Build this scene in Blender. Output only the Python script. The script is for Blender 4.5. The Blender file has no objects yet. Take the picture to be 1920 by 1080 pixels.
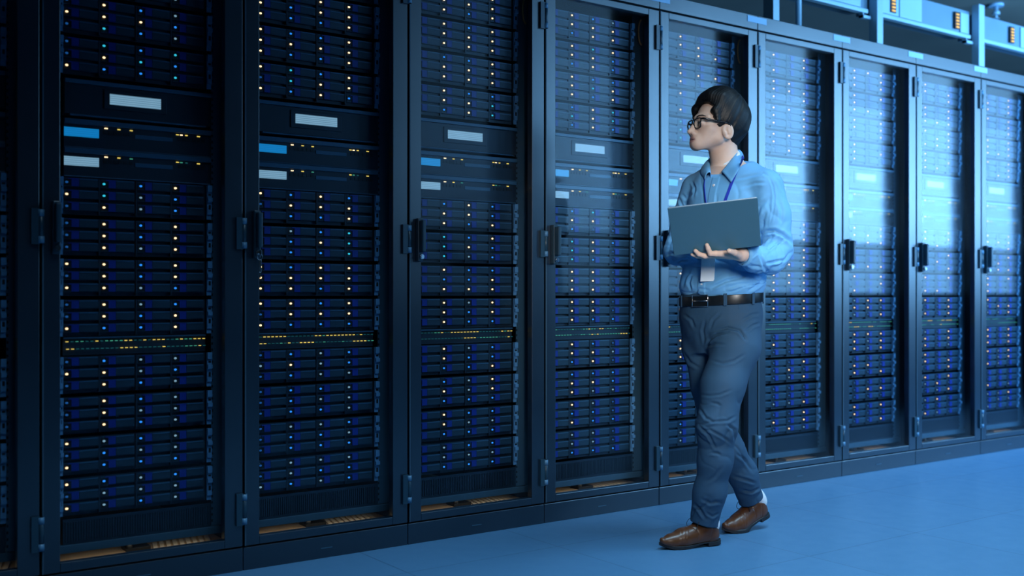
import bpy, bmesh, math, random
import numpy as np
from mathutils import Vector, Matrix

scene = bpy.context.scene
COL = scene.collection
R = math.radians
random.seed(7)

# ------------------------------------------------------------------ helpers
class MB:
    """collects boxes, cylinders and tubes, then links them as ONE mesh object"""
    def __init__(self):
        self.v = []; self.f = []; self.m = []; self.s = []
    def add(self, vs, fs, mi=0, smooth=False):
        b = len(self.v)
        self.v += [tuple(p) for p in vs]
        for q in fs:
            self.f.append([b + i for i in q]); self.m.append(mi); self.s.append(smooth)
        return self
    def box(self, x0, x1, y0, y1, z0, z1, mi=0):
        vs = [(x, y, z) for z in (z0, z1) for y in (y0, y1) for x in (x0, x1)]
        return self.add(vs, [(0,2,3,1),(4,5,7,6),(0,1,5,4),(2,6,7,3),(0,4,6,2),(1,3,7,5)], mi)
    def tube(self, pts, rad, n=12, mi=0, flat=None, caps=True):
        pts = [Vector(p) for p in pts]
        rad = rad if isinstance(rad, (list, tuple)) else [rad] * len(pts)
        vs = []; up = None
        for i, p in enumerate(pts):
            t = (pts[min(i+1, len(pts)-1)] - pts[max(i-1, 0)]).normalized()
            if up is None:
                up = Vector((0,0,1)) if abs(t.z) < .9 else Vector((0,1,0))
                if flat is not None: up = Vector(flat)
            u = t.cross(up).normalized(); w = u.cross(t).normalized()
            up = w
            r = rad[i]
            ru, rw = r if isinstance(r, tuple) else (r, r)
            for k in range(n):
                a = 2*math.pi*k/n
                vs.append(p + u*math.cos(a)*ru + w*math.sin(a)*rw)
        fs = []
        for i in range(len(pts)-1):
            for k in range(n):
                k2 = (k+1) % n
                fs.append((i*n+k, (i+1)*n+k, (i+1)*n+k2, i*n+k2))
        self.add(vs, fs, mi, True)
        if caps:
            b = len(self.v) - len(vs)
            self.f.append([b+k for k in range(n)]); self.m.append(mi); self.s.append(False)
            e = b + (len(pts)-1)*n
            self.f.append([e+n-1-k for k in range(n)]); self.m.append(mi); self.s.append(False)
        return self
    def mesh(self, name, mats):
        me = bpy.data.meshes.new(name)
        me.from_pydata(self.v, [], self.f)
        for m in (mats if isinstance(mats, (list, tuple)) else [mats]): me.materials.append(m)
        me.polygons.foreach_set('material_index', self.m)
        me.polygons.foreach_set('use_smooth', self.s)
        me.update()
        bm = bmesh.new(); bm.from_mesh(me)
        bmesh.ops.recalc_face_normals(bm, faces=bm.faces); bm.to_mesh(me); bm.free()
        return me
    def build(self, name, mats, parent=None, bevel=0, seg=2):
        return link(name, self.mesh(name, mats), parent, bevel, seg)

def link(name, me, parent=None, bevel=0, seg=2, loc=None):
    o = bpy.data.objects.new(name, me); COL.objects.link(o)
    if parent: o.parent = parent
    if loc: o.location = loc
    if bevel:
        b = o.modifiers.new('bevel', 'BEVEL'); b.width = bevel; b.segments = seg
        b.limit_method = 'ANGLE'; b.angle_limit = R(40); b.harden_normals = False
    return o

def empty(name, loc, rz=0):
    o = bpy.data.objects.new(name, None); COL.objects.link(o)
    o.location = loc; o.rotation_euler = (0, 0, rz); o.empty_display_size = .1
    return o

def tag(o, label=None, cat=None, group=None, kind=None):
    if label: o['label'] = label
    if cat: o['category'] = cat
    if group: o['group'] = group
    if kind: o['kind'] = kind
    return o

KIDS = {}
def copy_tree(o, parent=None):
    c = o.copy(); COL.objects.link(c)
    if parent: c.parent = parent
    for ch in o.children: copy_tree(ch, c)
    return c

# ------------------------------------------------------------------ materials
def mat(name, col, rough=.5, metal=0, spec=.5, noise=.0, nscale=60, rvar=.08, emit=None, estr=0, coat=0, bump=0, bscale=200, sheen=0):
    m = bpy.data.materials.new(name); m.use_nodes = True
    nt = m.node_tree; b = nt.nodes['Principled BSDF']
    b.inputs['Base Color'].default_value = (*col, 1)
    b.inputs['Roughness'].default_value = rough
    b.inputs['Metallic'].default_value = metal
    b.inputs['Specular IOR Level'].default_value = spec
    if coat: b.inputs['Coat Weight'].default_value = coat; b.inputs['Coat Roughness'].default_value = .15
    if sheen: b.inputs['Sheen Weight'].default_value = sheen
    tc = nt.nodes.new('ShaderNodeTexCoord')
    n = nt.nodes.new('ShaderNodeTexNoise'); n.inputs['Scale'].default_value = nscale; n.inputs['Detail'].default_value = 4
    nt.links.new(tc.outputs['Object'], n.inputs['Vector'])
    mr = nt.nodes.new('ShaderNodeMapRange')
    mr.inputs['To Min'].default_value = max(0.02, rough - rvar); mr.inputs['To Max'].default_value = min(1, rough + rvar)
    nt.links.new(n.outputs['Fac'], mr.inputs['Value']); nt.links.new(mr.outputs['Result'], b.inputs['Roughness'])
    if noise:
        mx = nt.nodes.new('ShaderNodeMix'); mx.data_type = 'RGBA'
        mx.inputs['A'].default_value = (*[c*(1-noise) for c in col], 1)
        mx.inputs['B'].default_value = (*[min(1, c*(1+noise)) for c in col], 1)
        nt.links.new(n.outputs['Fac'], mx.inputs['Factor']); nt.links.new(mx.outputs['Result'], b.inputs['Base Color'])
    if bump:
        n2 = nt.nodes.new('ShaderNodeTexNoise'); n2.inputs['Scale'].default_value = bscale; n2.inputs['Detail'].default_value = 3
        nt.links.new(tc.outputs['Object'], n2.inputs['Vector'])
        bp = nt.nodes.new('ShaderNodeBump'); bp.inputs['Strength'].default_value = bump; bp.inputs['Distance'].default_value = .002
        nt.links.new(n2.outputs['Fac'], bp.inputs['Height']); nt.links.new(bp.outputs['Normal'], b.inputs['Normal'])
    if emit:
        b.inputs['Emission Color'].default_value = (*emit, 1); b.inputs['Emission Strength'].default_value = estr
        m.cycles.emission_sampling = 'NONE'
    return m

M = {}
M['paint'] = mat('cabinet_paint', (.004, .014, .027), .40, noise=.06, nscale=9, spec=.5, bump=.05, bscale=900)
_p = M['paint'].node_tree.nodes['Principled BSDF']; _p.inputs['Coat Weight'].default_value = 1
_p.inputs['Coat IOR'].default_value = 1.62; _p.inputs['Coat Roughness'].default_value = .26; _p.inputs['Coat Tint'].default_value = (.8, .93, 1, 1)
M['inner'] = mat('cabinet_inner_black', (.008, .013, .02), .6)
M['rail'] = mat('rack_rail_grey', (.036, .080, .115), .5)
M['hole'] = mat('rail_hole_black', (.002, .003, .004), .8)
M['chassis'] = mat('server_chassis_black', (.006, .017, .030), .5)
M['bezel'] = mat('drive_bezel_charcoal', (.010, .034, .054), .5, noise=.1, nscale=40)
M['lip'] = mat('unit_lip_slate', (.035, .10, .16), .4)
M['tab'] = mat('release_tab_blue', (.003, .022, .22), .45)
M['ear'] = mat('server_ear_grey', (.13, .29, .46), .4, noise=.25, nscale=60)
M['handle'] = mat('swing_handle_black', (.016, .050, .078), .35)
M['hinge'] = mat('hinge_steel', (.10, .24, .38), .42)
M['chrome'] = mat('lock_chrome', (.55, .62, .68), .2, metal=1)
M['ribs'] = mat('vented_panel_black', (.006, .018, .032), .5)
M['tan'] = mat('cabinet_floor_tan', (.42, .30, .19), .6, noise=.2, nscale=25)
M['grille'] = mat('grille_plate_beige', (.46, .40, .32), .5)
M['label'] = mat('name_plate_white', (.25, .44, .64), .5)
M['steel'] = mat('overhead_galvanised', (.26, .42, .54), .42, metal=.1, noise=.12, nscale=6)
M['steel_dark'] = mat('overhead_panel', (.11, .20, .28), .45, metal=.1, noise=.15, nscale=5)
M['black'] = mat('black_plastic', (.004, .006, .008), .5)
M['amber'] = mat('amber_indicator', (.6, .25, .03), .4, emit=(1, .42, .06), estr=.75)
M['cable'] = mat('spiral_cable_orange', (.45, .20, .06), .5)
M['ceil'] = mat('ceiling_paint', (.12, .13, .115), .85, noise=.2, nscale=3)
M['wallm'] = mat('wall_paint', (.12, .13, .115), .85, noise=.15, nscale=3)

def led(name, col, s):
    return mat(name, tuple(c*.3 for c in col), .4, emit=col, estr=s)
LED = {'W': led('led_warm', (1, .62, .32), 2.3), 'B': led('led_blue', (.03, .30, 1), 1.0),
       'C': led('led_cyan', (.04, .62, .80), 1.0), 'D': led('led_dim_blue', (.015, .12, .40), .6),
       'G': led('led_grey', (.26, .42, .52), .8), 'Y': led('led_yellow', (1, .66, .12), 1.0),
       'T': led('led_teal', (.10, .55, .32), .5), 'O': led('led_off_teal', (.01, .09, .09), .8)}

def lcd(name, base, dark, s):
    m = bpy.data.materials.new(name); m.use_nodes = True; nt = m.node_tree; b = nt.nodes['Principled BSDF']
    tc = nt.nodes.new('ShaderNodeTexCoord')
    w = nt.nodes.new('ShaderNodeTexWave'); w.bands_direction = 'Z'; w.inputs['Scale'].default_value = 48
    w.inputs['Distortion'].default_value = .6; w.inputs['Detail'].default_value = 1
    nt.links.new(tc.outputs['Object'], w.inputs['Vector'])
    mx = nt.nodes.new('ShaderNodeMix'); mx.data_type = 'RGBA'
    mx.inputs['A'].default_value = (*dark, 1); mx.inputs['B'].default_value = (*base, 1)
    nt.links.new(w.outputs['Fac'], mx.inputs['Factor'])
    nt.links.new(mx.outputs['Result'], b.inputs['Emission Color'])
    b.inputs['Emission Strength'].default_value = s
    b.inputs['Base Color'].default_value = (.1, .13, .15, 1); b.inputs['Roughness'].default_value = .25
    m.cycles.emission_sampling = 'NONE'
    return m
M['lcd_white'] = lcd('display_pale', (.34, .58, .74), (.18, .34, .47), .72)
M['lcd_blue'] = lcd('display_blue', (.006, .30, .70), (.004, .20, .54), .75)

def glass_mat():
    m = bpy.data.materials.new('door_glass'); m.use_nodes = True; nt = m.node_tree
    nt.nodes.remove(nt.nodes['Principled BSDF']); out = nt.nodes['Material Output']
    t = nt.nodes.new('ShaderNodeBsdfTransparent'); t.inputs['Color'].default_value = (.90, .95, .98, 1)
    g = nt.nodes.new('ShaderNodeBsdfGlossy'); g.inputs['Roughness'].default_value = .04
    tc = nt.nodes.new('ShaderNodeTexCoord'); n = nt.nodes.new('ShaderNodeTexNoise'); n.inputs['Scale'].default_value = 3
    mr = nt.nodes.new('ShaderNodeMapRange'); mr.inputs['To Min'].default_value = .04; mr.inputs['To Max'].default_value = .07
    nt.links.new(tc.outputs['Object'], n.inputs['Vector']); nt.links.new(n.outputs['Fac'], mr.inputs['Value'])
    nt.links.new(mr.outputs['Result'], g.inputs['Roughness'])
    lw = nt.nodes.new('ShaderNodeLayerWeight'); lw.inputs['Blend'].default_value = .5
    pw = nt.nodes.new('ShaderNodeMath'); pw.operation = 'POWER'; pw.inputs[1].default_value = 3.0
    mr2 = nt.nodes.new('ShaderNodeMapRange'); mr2.inputs['To Min'].default_value = .006; mr2.inputs['To Max'].default_value = .30
    nt.links.new(lw.outputs['Facing'], pw.inputs[0]); nt.links.new(pw.outputs[0], mr2.inputs['Value'])
    mx = nt.nodes.new('ShaderNodeMixShader')
    nt.links.new(mr2.outputs[0], mx.inputs['Fac']); nt.links.new(t.outputs[0], mx.inputs[1]); nt.links.new(g.outputs[0], mx.inputs[2])
    nt.links.new(mx.outputs[0], out.inputs['Surface'])
    return m
M['glass'] = glass_mat()

def floor_mat():
    m = mat('floor_vinyl_tiles', (.11, .215, .33), .42, rvar=.06, nscale=14)
    nt = m.node_tree; b = nt.nodes['Principled BSDF']
    tc = nt.nodes.new('ShaderNodeTexCoord')
    br = nt.nodes.new('ShaderNodeTexBrick'); br.offset = 0; br.squash = 1
    br.inputs['Scale'].default_value = 1; br.inputs['Brick Width'].default_value = .64; br.inputs['Row Height'].default_value = .64
    br.inputs['Mortar Size'].default_value = .0022; br.inputs['Mortar Smooth'].default_value = .1; br.inputs['Bias'].default_value = 0
    c = (.092, .245, .43)
    br.inputs['Color1'].default_value = (*c, 1); br.inputs['Color2'].default_value = (*[k*.95 for k in c], 1)
    br.inputs['Mortar'].default_value = (*[k*.62 for k in c], 1)
    mp = nt.nodes.new('ShaderNodeMapping'); mp.inputs['Location'].default_value = (.2, .34, 0)
    nt.links.new(tc.outputs['Object'], mp.inputs['Vector']); nt.links.new(mp.outputs['Vector'], br.inputs['Vector'])
    n = nt.nodes.new('ShaderNodeTexNoise'); n.inputs['Scale'].default_value = 260; n.inputs['Detail'].default_value = 3
    nt.links.new(tc.outputs['Object'], n.inputs['Vector'])
    mx = nt.nodes.new('ShaderNodeMix'); mx.data_type = 'RGBA'; mx.blend_type = 'MULTIPLY'; mx.inputs['Factor'].default_value = .22
    nt.links.new(br.outputs['Color'], mx.inputs['A']); nt.links.new(n.outputs['Color'], mx.inputs['B'])
    nt.links.new(mx.outputs['Result'], b.inputs['Base Color'])
    return m
M['floor'] = floor_mat()

# ------------------------------------------------------------------ room
W, NCAB = .64, 10
o = MB().box(-6, 14, -6, 6, -.12, 0).build('floor', M['floor']); tag(o, kind='structure')
o = MB().box(-6, 14, -6, 6, 3.25, 3.35).build('ceiling', M['ceil']); tag(o, kind='structure')
o = MB().box(-6, 14, 6, 6.1, 0, 3.25).build('wall_back', M['wallm']); tag(o, kind='structure')

# ------------------------------------------------------------------ server cabinets
def make_cabinet():
    root = empty('server_cabinet', (0, 0, 0))
    b = MB()
    b.box(.003, .020, .034, 1.0, .078, 2.2).box(.620, .637, .034, 1.0, .078, 2.2)
    b.box(.020, .620, .98, 1.0, .078, 2.2).box(.020, .620, .034, .98, 2.18, 2.2)
    b.build('cabinet_body', M['inner'], root)
    p = MB().box(.001, .639, .004, .98, 0, .078)
    p.build('plinth', M['paint'], root, .0025)
    MB().box(.285, .330, .001, .0042, .034, .037).build('plinth_slot', M['lip'], root)
    MB().box(.0008, .6392, 0, 1.0, 2.2005, 2.268).build('cornice', M['paint'], root, .003)
    # door: frame ring with a stepped inner edge
    d = MB()
    X0, X1, Z0, Z1 = .0035, .6365, .084, 2.1925
    x0, x1, z0, z1 = .056, .574, .112, 2.165
    d.box(X0, x0, 0, .030, Z0, Z1).box(x1, X1, 0, .030, Z0, Z1)
    d.box(x0, x1, 0, .030, Z0, z0).box(x0, x1, 0, .030, z1, Z1)
    door = d.build('door', M['paint'], root, .0022)
    MB().box(.0037, .0085, -.0016, .0010, Z0, Z1)  .build('edge_highlight', M['rail'], door, .0006)  # lighter strip standing in for the highlight along the door's left edge
    MB().box(x0-.004, x1+.004, .0135, .0175, z0-.004, z1+.004).build('glass_pane', M['glass'], door)
    for z in (.159, 1.090, 2.020):
        h = MB()
        h.tube([(.640, -.006, z), (.640, -.006, z+.102)], .0085, 14, 0)
        h.tube([(.640, -.006, z), (.640, -.006, z+.021)], .0095, 14, 1)
        h.tube([(.640, -.006, z+.081), (.640, -.006, z+.102)], .0095, 14, 1)
        h.box(.612, .636, -.010, .001, z-.003, z+.105, 0)
        h.build('hinge', [M['handle'], M['hinge']], door)
    h = MB()
    h.box(.030, .054, -.020, .001, 1.058, 1.220)
    h.build('handle_housing', M['handle'], door, .004)
    h = MB().box(.034, .051, -.046, -.019, 1.092, 1.212)
    h.build('handle', M['handle'], door, .005, 3)
    l = MB().tube([(.0425, -.018, 1.076), (.0425, -.030, 1.076)], .009, 16)
    l.tube([(.0425, -.030, 1.076), (.0425, -.034, 1.076)], .0065, 16)
    l.build('lock', M['chrome'], door)
    # inside: rails, floor
    for side in (0, 1):
        r = MB()
        xa, xb = (.0205, .0705) if side == 0 else (.5600, .6195)
        r.box(xa, xb, .0905, .0925, .1475, 2.178, 0)
        xh = .064 if side == 0 else .5635
        for i in range(96):
            z = .16 + i*.0208
            r.box(xh-.0028, xh+.0028, .0898, .0906, z, z+.0085, 1)
        r.build('rack_rail', [M['rail'], M['hole']], root)
    MB().box(.0205, .6195, .086, .112, .119, .1445).build('bottom_rail', M['rail'], root, .0015)
    MB().box(.0205, .6195, .0345, .97, .079, .085).build('floor_tray', M['tan'], root)
    g = MB()
    for i in range(9):
        x = .375 + i*.0225
        g.add([(x, .118, .0855), (x+.014, .118, .0855), (x+.060, .30, .0855), (x+.046, .30, .0855),
               (x, .118, .0885), (x+.014, .118, .0885), (x+.060, .30, .0885), (x+.046, .30, .0885)],
              [(0,3,2,1),(4,5,6,7),(0,1,5,4),(1,2,6,5),(2,3,7,6),(3,0,4,7)])
    g.box(.372, .618, .112, .118, .0855, .0895).box(.372, .618, .30, .306, .0855, .0895)
    g.build('grille_plate', M['grille'], root)
    p = MB().tube([(.305, .15, .085), (.305, .15, .118)], .010, 12).box(.292, .372, .14, .20, .0855, .096)
    p.build('bolt_block', M['black'], root)
    return root

CABNAME = ['left-edge cabinet', 'first whole cabinet from the left', 'cabinet with the hanging key', 'second cabinet left of the man',
           'cabinet just left of the man', 'cabinet behind the man', 'cabinet just right of the man', 'second cabinet right of the man',
           'third cabinet right of the man', 'right-edge cabinet']
CABLABEL = ['dark glass-door server cabinet cut off at the left edge of the row',
            'dark glass-door server cabinet, first whole one from the left',
            'dark glass-door server cabinet with a key hanging from its handle lock',
            'dark glass-door server cabinet next to the right of the hanging-key one',
            'blue-lit glass-door server cabinet just left of the walking man',
            'glass-door server cabinet half hidden behind the walking man',
            'bright blue glass-door server cabinet just right of the man',
            'bright blue glass-door server cabinet, second one right of the man',
            'bright blue glass-door server cabinet, third one right of the man',
            'bright blue glass-door server cabinet cut off at the right edge of the row']
cab_proto = make_cabinet()
cabs = []
for k in range(NCAB):
    c = cab_proto if k == 0 else copy_tree(cab_proto)
    c.location = ((k-1)*W, 0, 0)
    tag(c, CABLABEL[k], 'server cabinet', 'row of server cabinets')
    cabs.append(c)
for k, lb in zip(range(5, 10), ('leftmost of the pale name plates, above the cabinet left of the man', 'pale name plate on the cornice above the seam just right of the man',
                                'pale name plate on the cornice, second one right of the man', 'pale name plate on the cornice, third one right of the man',
                                'rightmost pale name plate on the cornice')):
    o = MB().box(-.0673, .0673, -.0022, -.0002, -.0147, .0147).build('name_plate', M['label'], None, .001)
    o.location = ((k-1)*W - .006, 0, 2.2457); tag(o, lb, 'name plate', 'name plates on the cornice')
# keys hanging from the lock of the third cabinet
dr = [ch for ch in cabs[2].children if ch.name.startswith('door')][0]
k = MB()
ring = [(.0425 + .009*math.sin(a), -.036, 1.070 + .011*math.cos(a) - .008) for a in [i*2*math.pi/20 for i in range(21)]]
k.tube(ring, .0012, 6)
k.tube([(.0425, -.033, 1.076), (.0425, -.050, 1.076)], [(.003, .008), (.003, .008)], 8)
k.box(.0385, .0475, -.0385, -.0365, 1.010, 1.052).box(.0405, .0455, -.0385, -.0365, .990, 1.010)
k.build('key', M['chrome'], dr, .0008)

# ------------------------------------------------------------------ rack units (origin: front, centre, bottom)
OX = .3165          # cabinet x of the unit's centre line
RY = .090
# storage server: chassis, two ears, twelve drives in three rows of four
led_me = {c: MB().add([(.0092+.0048*math.cos(a), -.0105, .0190+.0036*math.sin(a)) for a in [i*math.pi/5 for i in range(10)]] +
                      [(.0092+.0030*math.cos(a), -.0128, .0190+.0022*math.sin(a)) for a in [i*math.pi/5 for i in range(10)]],
                      [(i, (i+1) % 10, 10+(i+1) % 10, 10+i) for i in range(10)] + [tuple(range(10, 20))], 0, True).mesh('indicator_light', LED[c]) for c in LED}
dm = MB()
dm.box(0, .1064, -.006, .02, .0060, .0340, 0)
dm.box(.0475, .1040, -.0080, -.005, .0085, .0310, 0)         # carrier door
dm.box(.0475, .1040, -.0095, -.0078, .0290, .0328, 3)        # raised top edge
dm.box(.0018, .0145, -.0070, -.005, .0085, .0290, 2)         # light socket
dm.box(.0150, .0230, -.0075, -.005, .0100, .0270, 2)         # key slot
dm.box(.0235, .0460, -.0098, -.005, .0070, .0300, 1)         # blue latch
dm.box(.0140, .0460, -.0105, -.005, .0295, .0325, 1)         # latch top
drive_me = dm.mesh('drive', [M['bezel'], M['tab'], M['black'], M['lip']])
DX = [-.233, -.1200, -.0042, .1091]
def make_server():
    root = empty('storage_server', (0, 0, 0))
    c = MB().box(-.2330, .2240, .004, .62, .0100, .1270)
    for i in range(1, 4):
        x = DX[i] - .0065
        c.box(x, x+.005, -.0075, .004, .0125, .1262)
    c.build('chassis', M['chassis'], root)
    for s in (-1, 1):
        e = MB()
        xa, xb = (-.2440, -.2345) if s < 0 else (.2262, .2418)
        e.box(xa, xb, -.012, -.0005, .028, .1268, 0).box(xa, xb, -.006, -.0005, .0110, .028, 0)
        e.box(xa+.003, xb-.003, -.0128, -.0115, .092, .098, 1).box(xa+.004, xb-.004, -.0128, -.0115, .045, .060, 1)
        e.box(xa, xb, -.020, -.011, .072, .085, 0).box(xa, xb, -.017, -.011, .104, .1268, 0)
        e.build('rack_ear', [M['ear'], M['black']], root)
    for r in range(3):
        for q in range(4):
            d = link('drive', drive_me, root, loc=(DX[q], 0, .1263 - .0345 - r*.0377))
            link('indicator_light', led_me['D'], d)
    return root
Z_TOP = [2.1390, 2.0085, 1.8780, 1.7475, 1.3047, 1.1760, 1.0473, .9187, .7385, .6100, .4812, .3530]
POS = ['topmost', 'second from the top', 'third from the top', 'fourth from the top',
       'first below the displays', 'second below the displays', 'third below the displays', 'just above the green-lit switch',
       'just below the green-lit switch', 'second below the green-lit switch', 'second from the bottom', 'lowest']
# lights as the photo shows them, per cabinet, server and row (W warm, B blue, C cyan, D dim, G grey)
PAT = {
 1: ['DWBG DWBB DBWG', 'DBWB WDBG DBDG', 'DWBG WWWB DCBG', 'DCBC DWCB WBBC', 'DCBW WCGB DWGB', 'DWBW DWBW DWGW', 'WWBW DWBW WWGB', 'DWGB DWBW WBBW',
     'DBGG WWGB DWBG', 'DWBG DWGG DWBG', 'WGBG DBGG WBBB', 'WBGB DGGG WGBG'],
 2: ['WWBW WBWW DBWW', 'WWWW WBWW WBBW', 'WBBW WWWW WBBW', 'WCBW DCWW WBWB', 'WBWB DWWW DBBW', 'DGBC DBWC DBBC', 'WBWW WWWW WWBW', 'WWBW DWWW WBBB',
     'DBGB GWGB DBGG', 'DBBG DBGG DBBG', 'DGGB DBBG DBBB', 'DGGG DGBB GBGB'],
 3: ['DWBW WWWW DWBW', 'WWBW DWWW WWWW', 'DBBW WWWW DWWW', 'WWBB DWWC DBWC', 'DBWB DWWB WWBW', 'DCBW DCWB DCGB', 'DWBB DBBW WWWW', 'DWGW DWBW DWBB',
     'DWGB DWBB DBBW', 'DBGW DWGW DBBB', 'DWBB DWGG DBBB', 'DGBB DGGG DBBB'],
 4: ['DWBG DWWW DBWW', 'DWCW DWWB DBWB', 'DWBB DWCW DWBW', 'DBWC DCWC DBWB', 'DBCD DWWD DBDD', 'DCWB DCWD DCBD', 'DWWD DWWD DWWD', 'DWWD DWWD DWBB',
     'DWBD DWWG DBWD', 'DBBB DWWB DWGG', 'DWGD DBBD DWBB', 'DGGD DGGD DBBB'],
 5: ['DWDD DWWD DDWW', 'DWDD DWWW DWDD', 'DWDW DDWD DWDW', 'DCWD DCDW DCDD', 'DWDW DWDW DDWD', 'DWWD DWDD DDWW', 'DWDW DWWD DWDD', 'DWDD DWDW DWDD',
     'DWDD DWDD DWDW', 'DGDD DGDG DBDD', 'DGDD DBDD DBDD', 'DBDD DGDD DGDD'],
}
def pattern(k):
    if k in PAT: return [p.split() for p in PAT[k]]
    rr = random.Random(50 + k)
    out = []
    for s in range(12):
        w = .62 if s < 9 else .30
        rows = []
        for r in range(3):
            t = ''
            for q in range(4):
                u = rr.random()
                pw = w * (1.25 if q in (1, 3) else .45)
                if k == 0: pw = .4
                t += 'W' if u < pw else ('G' if u < pw + .12 else 'D')
            rows.append(t)
        out.append(rows)
    return out

srv_proto = make_server(); first = [True]
def place_server(k, s, rows):
    o = srv_proto
    if first[0]: first[0] = False
    else: o = copy_tree(srv_proto)
    o.location = ((k-1)*W + OX, RY, Z_TOP[s] - .127)
    tag(o, 'storage server, %s, in the %s' % (POS[s], CABNAME[k]), 'server', 'storage servers in the cabinets')
    n = 0
    for ch in o.children:
        if ch.name.startswith('drive'):
            ch.children[0].data = led_me[rows[n // 4][n % 4]]; n += 1

# big display unit, display units, switch, vented panel
def make_big_unit():
    root = empty('display_appliance', (0, 0, 0))
    MB().box(-.2330, .2418, .004, .60, 0, .1165).build('chassis', M['chassis'], root)
    MB().box(-.2300, .2400, -.012, .004, .1030, .1160).box(-.2150, .2250, -.008, .004, .0005, .0060).build('bezel_trim', M['lip'], root, .002)
    MB().box(-.2300, .2400, -.005, .004, .006, .103).box(-.110, .090, -.009, -.004, .030, .092).build('front_panel', M['chassis'], root, .0015)
    MB().box(-.0925, .0705, -.0110, -.0085, .0455, .0795).build('display', M['lcd_white'], root)
    return root
def make_unit(blue):
    root = empty('display_unit', (0, 0, 0))
    MB().box(-.2330, .2418, .004, .55, 0, .092).build('chassis', M['chassis'], root)
    MB().box(-.2310, .2400, -.011, .004, .076, .0915).box(-.2310, .2400, -.006, .004, .0005, .004).build('bezel_trim', M['lip'], root, .002)
    MB().box(-.2310, .2400, -.004, .004, .004, .076).build('front_panel', M['chassis'], root)
    MB().box(-.2305, -.1255, -.0075, -.0035, .036, .0640).build('display', M['lcd_blue' if blue else 'lcd_white'], root)
    MB().box(-.0120, .1110, -.006, -.0035, .0440, .0575).build('media_slot', M['lip'], root, .001)
    for x, w, c in ((-.1030, .011, 'W'), (-.0630, .010, 'Y'), (-.0240, .010, 'Y' if blue else 'T'), (.1270, .010, 'Y'), (.1400, .009, 'W' if blue else 'T'), (.1570, .009, 'Y' if blue else 'O'), (.1980, .011, 'Y')):
        MB().box(x-w/2, x+w/2, -.0062, -.0035, .0675, .0712).build('indicator_light', LED[c], root, .001)
    pb = MB()
    for i in range(6): pb.box(-.112 + i*.016, -.100 + i*.016, -.0055, -.0035, .050, .062)
    for i in range(6): pb.box(.128 + i*.016, .140 + i*.016, -.0055, -.0035, .050, .062)
    pb.build('port_block', M['black'], root)
    return root
port_me = {c: MB().box(-.0042, .0042, -.0062, -.0035, 0, .0026).mesh('port_light', LED[c]) for c in 'YTOW'}
NP = 30
def make_switch():
    root = empty('network_switch', (0, 0, 0))
    MB().box(-.2330, .2240, .004, .45, 0, .058).box(-.2330, .2240, -.003, .004, .0505, .058).build('chassis', M['chassis'], root)
    MB().box(-.2320, .2230, -.0045, -.0025, .0535, .0570).build('bezel_trim', M['lip'], root)
    for r in range(2):
        for i in range(NP):
            link('port_light', port_me['O'], root, loc=(-.222 + i*.0151 + r*.002, 0, .0425 - r*.0235))
    return root
def make_blank():
    root = empty('vented_blanking_panel', (0, 0, 0))
    v = MB().box(-.2330, .2418, 0, .006, 0, .080)
    for i in range(58):
        x = -.226 + i*.0080
        v.box(x, x+.0045, -.0035, .001, .010, .071)
    v.build('panel', M['ribs'], root)
    return root
protos = {'big': make_big_unit(), 'blue': make_unit(True), 'white': make_unit(False), 'switch': make_switch(), 'blank': make_blank()}
used = set()
def inst(key, k, z):
    o = protos[key]
    if key in used: o = copy_tree(o)
    used.add(key)
    o.location = ((k-1)*W + OX, RY, z)
    return o
for k in range(NCAB):
    pat = pattern(k)
    for s in range(12): place_server(k, s, pat[s])
    tag(inst('big', k, 1.5000), 'black rack appliance with a wide pale display, in the ' + CABNAME[k], 'rack appliance', 'appliances with a wide display')
    tag(inst('blue', k, 1.3985), 'black rack unit with a small blue display, in the ' + CABNAME[k], 'rack unit', 'rack units with a small display')
    tag(inst('white', k, 1.3065), 'black rack unit with a small pale display, in the ' + CABNAME[k], 'rack unit', 'rack units with a small display')
    sw = inst('switch', k, .7420)
    tag(sw, 'slim network switch with green light rows, in the ' + CABNAME[k], 'network switch', 'network switches')
    rr = random.Random(20 + k); st = 'O'
    for ch in sw.children:
        if ch.name.startswith('port_light'):
            if rr.random() < .55: st = rr.choice(['Y', 'T', 'O', 'O', 'O', 'Y'] if k < 4 else ['T', 'T', 'Y', 'T', 'O', 'O'])
            ch.data = port_me[st]
    tag(inst('blank', k, .1450), 'black ribbed blanking panel at the bottom of the ' + CABNAME[k], 'blanking panel', 'ribbed blanking panels')

# spiral-wrapped cable loops beside the top servers
def cable_loop(k, label):
    x0 = (k-1)*W
    pts = [(x0 + .600 - .018*math.sin(a), .075, 2.105 - .055*math.cos(a)*1.0) for a in [math.pi*(i/24) for i in range(25)]]
    b = MB().tube(pts, [.0045 if i % 2 else .0032 for i in range(25)], 8)
    o = b.build('cable_loop', M['cable']); tag(o, label, 'cable', 'cable loops')
    return o
cable_loop(3, 'orange spiral-wrapped cable loop high in the cabinet right of the hanging-key cabinet')
cable_loop(4, 'orange spiral-wrapped cable loop high in the cabinet left of the man')
cable_loop(5, 'orange spiral-wrapped cable loop high in the cabinet behind the man')

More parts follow.
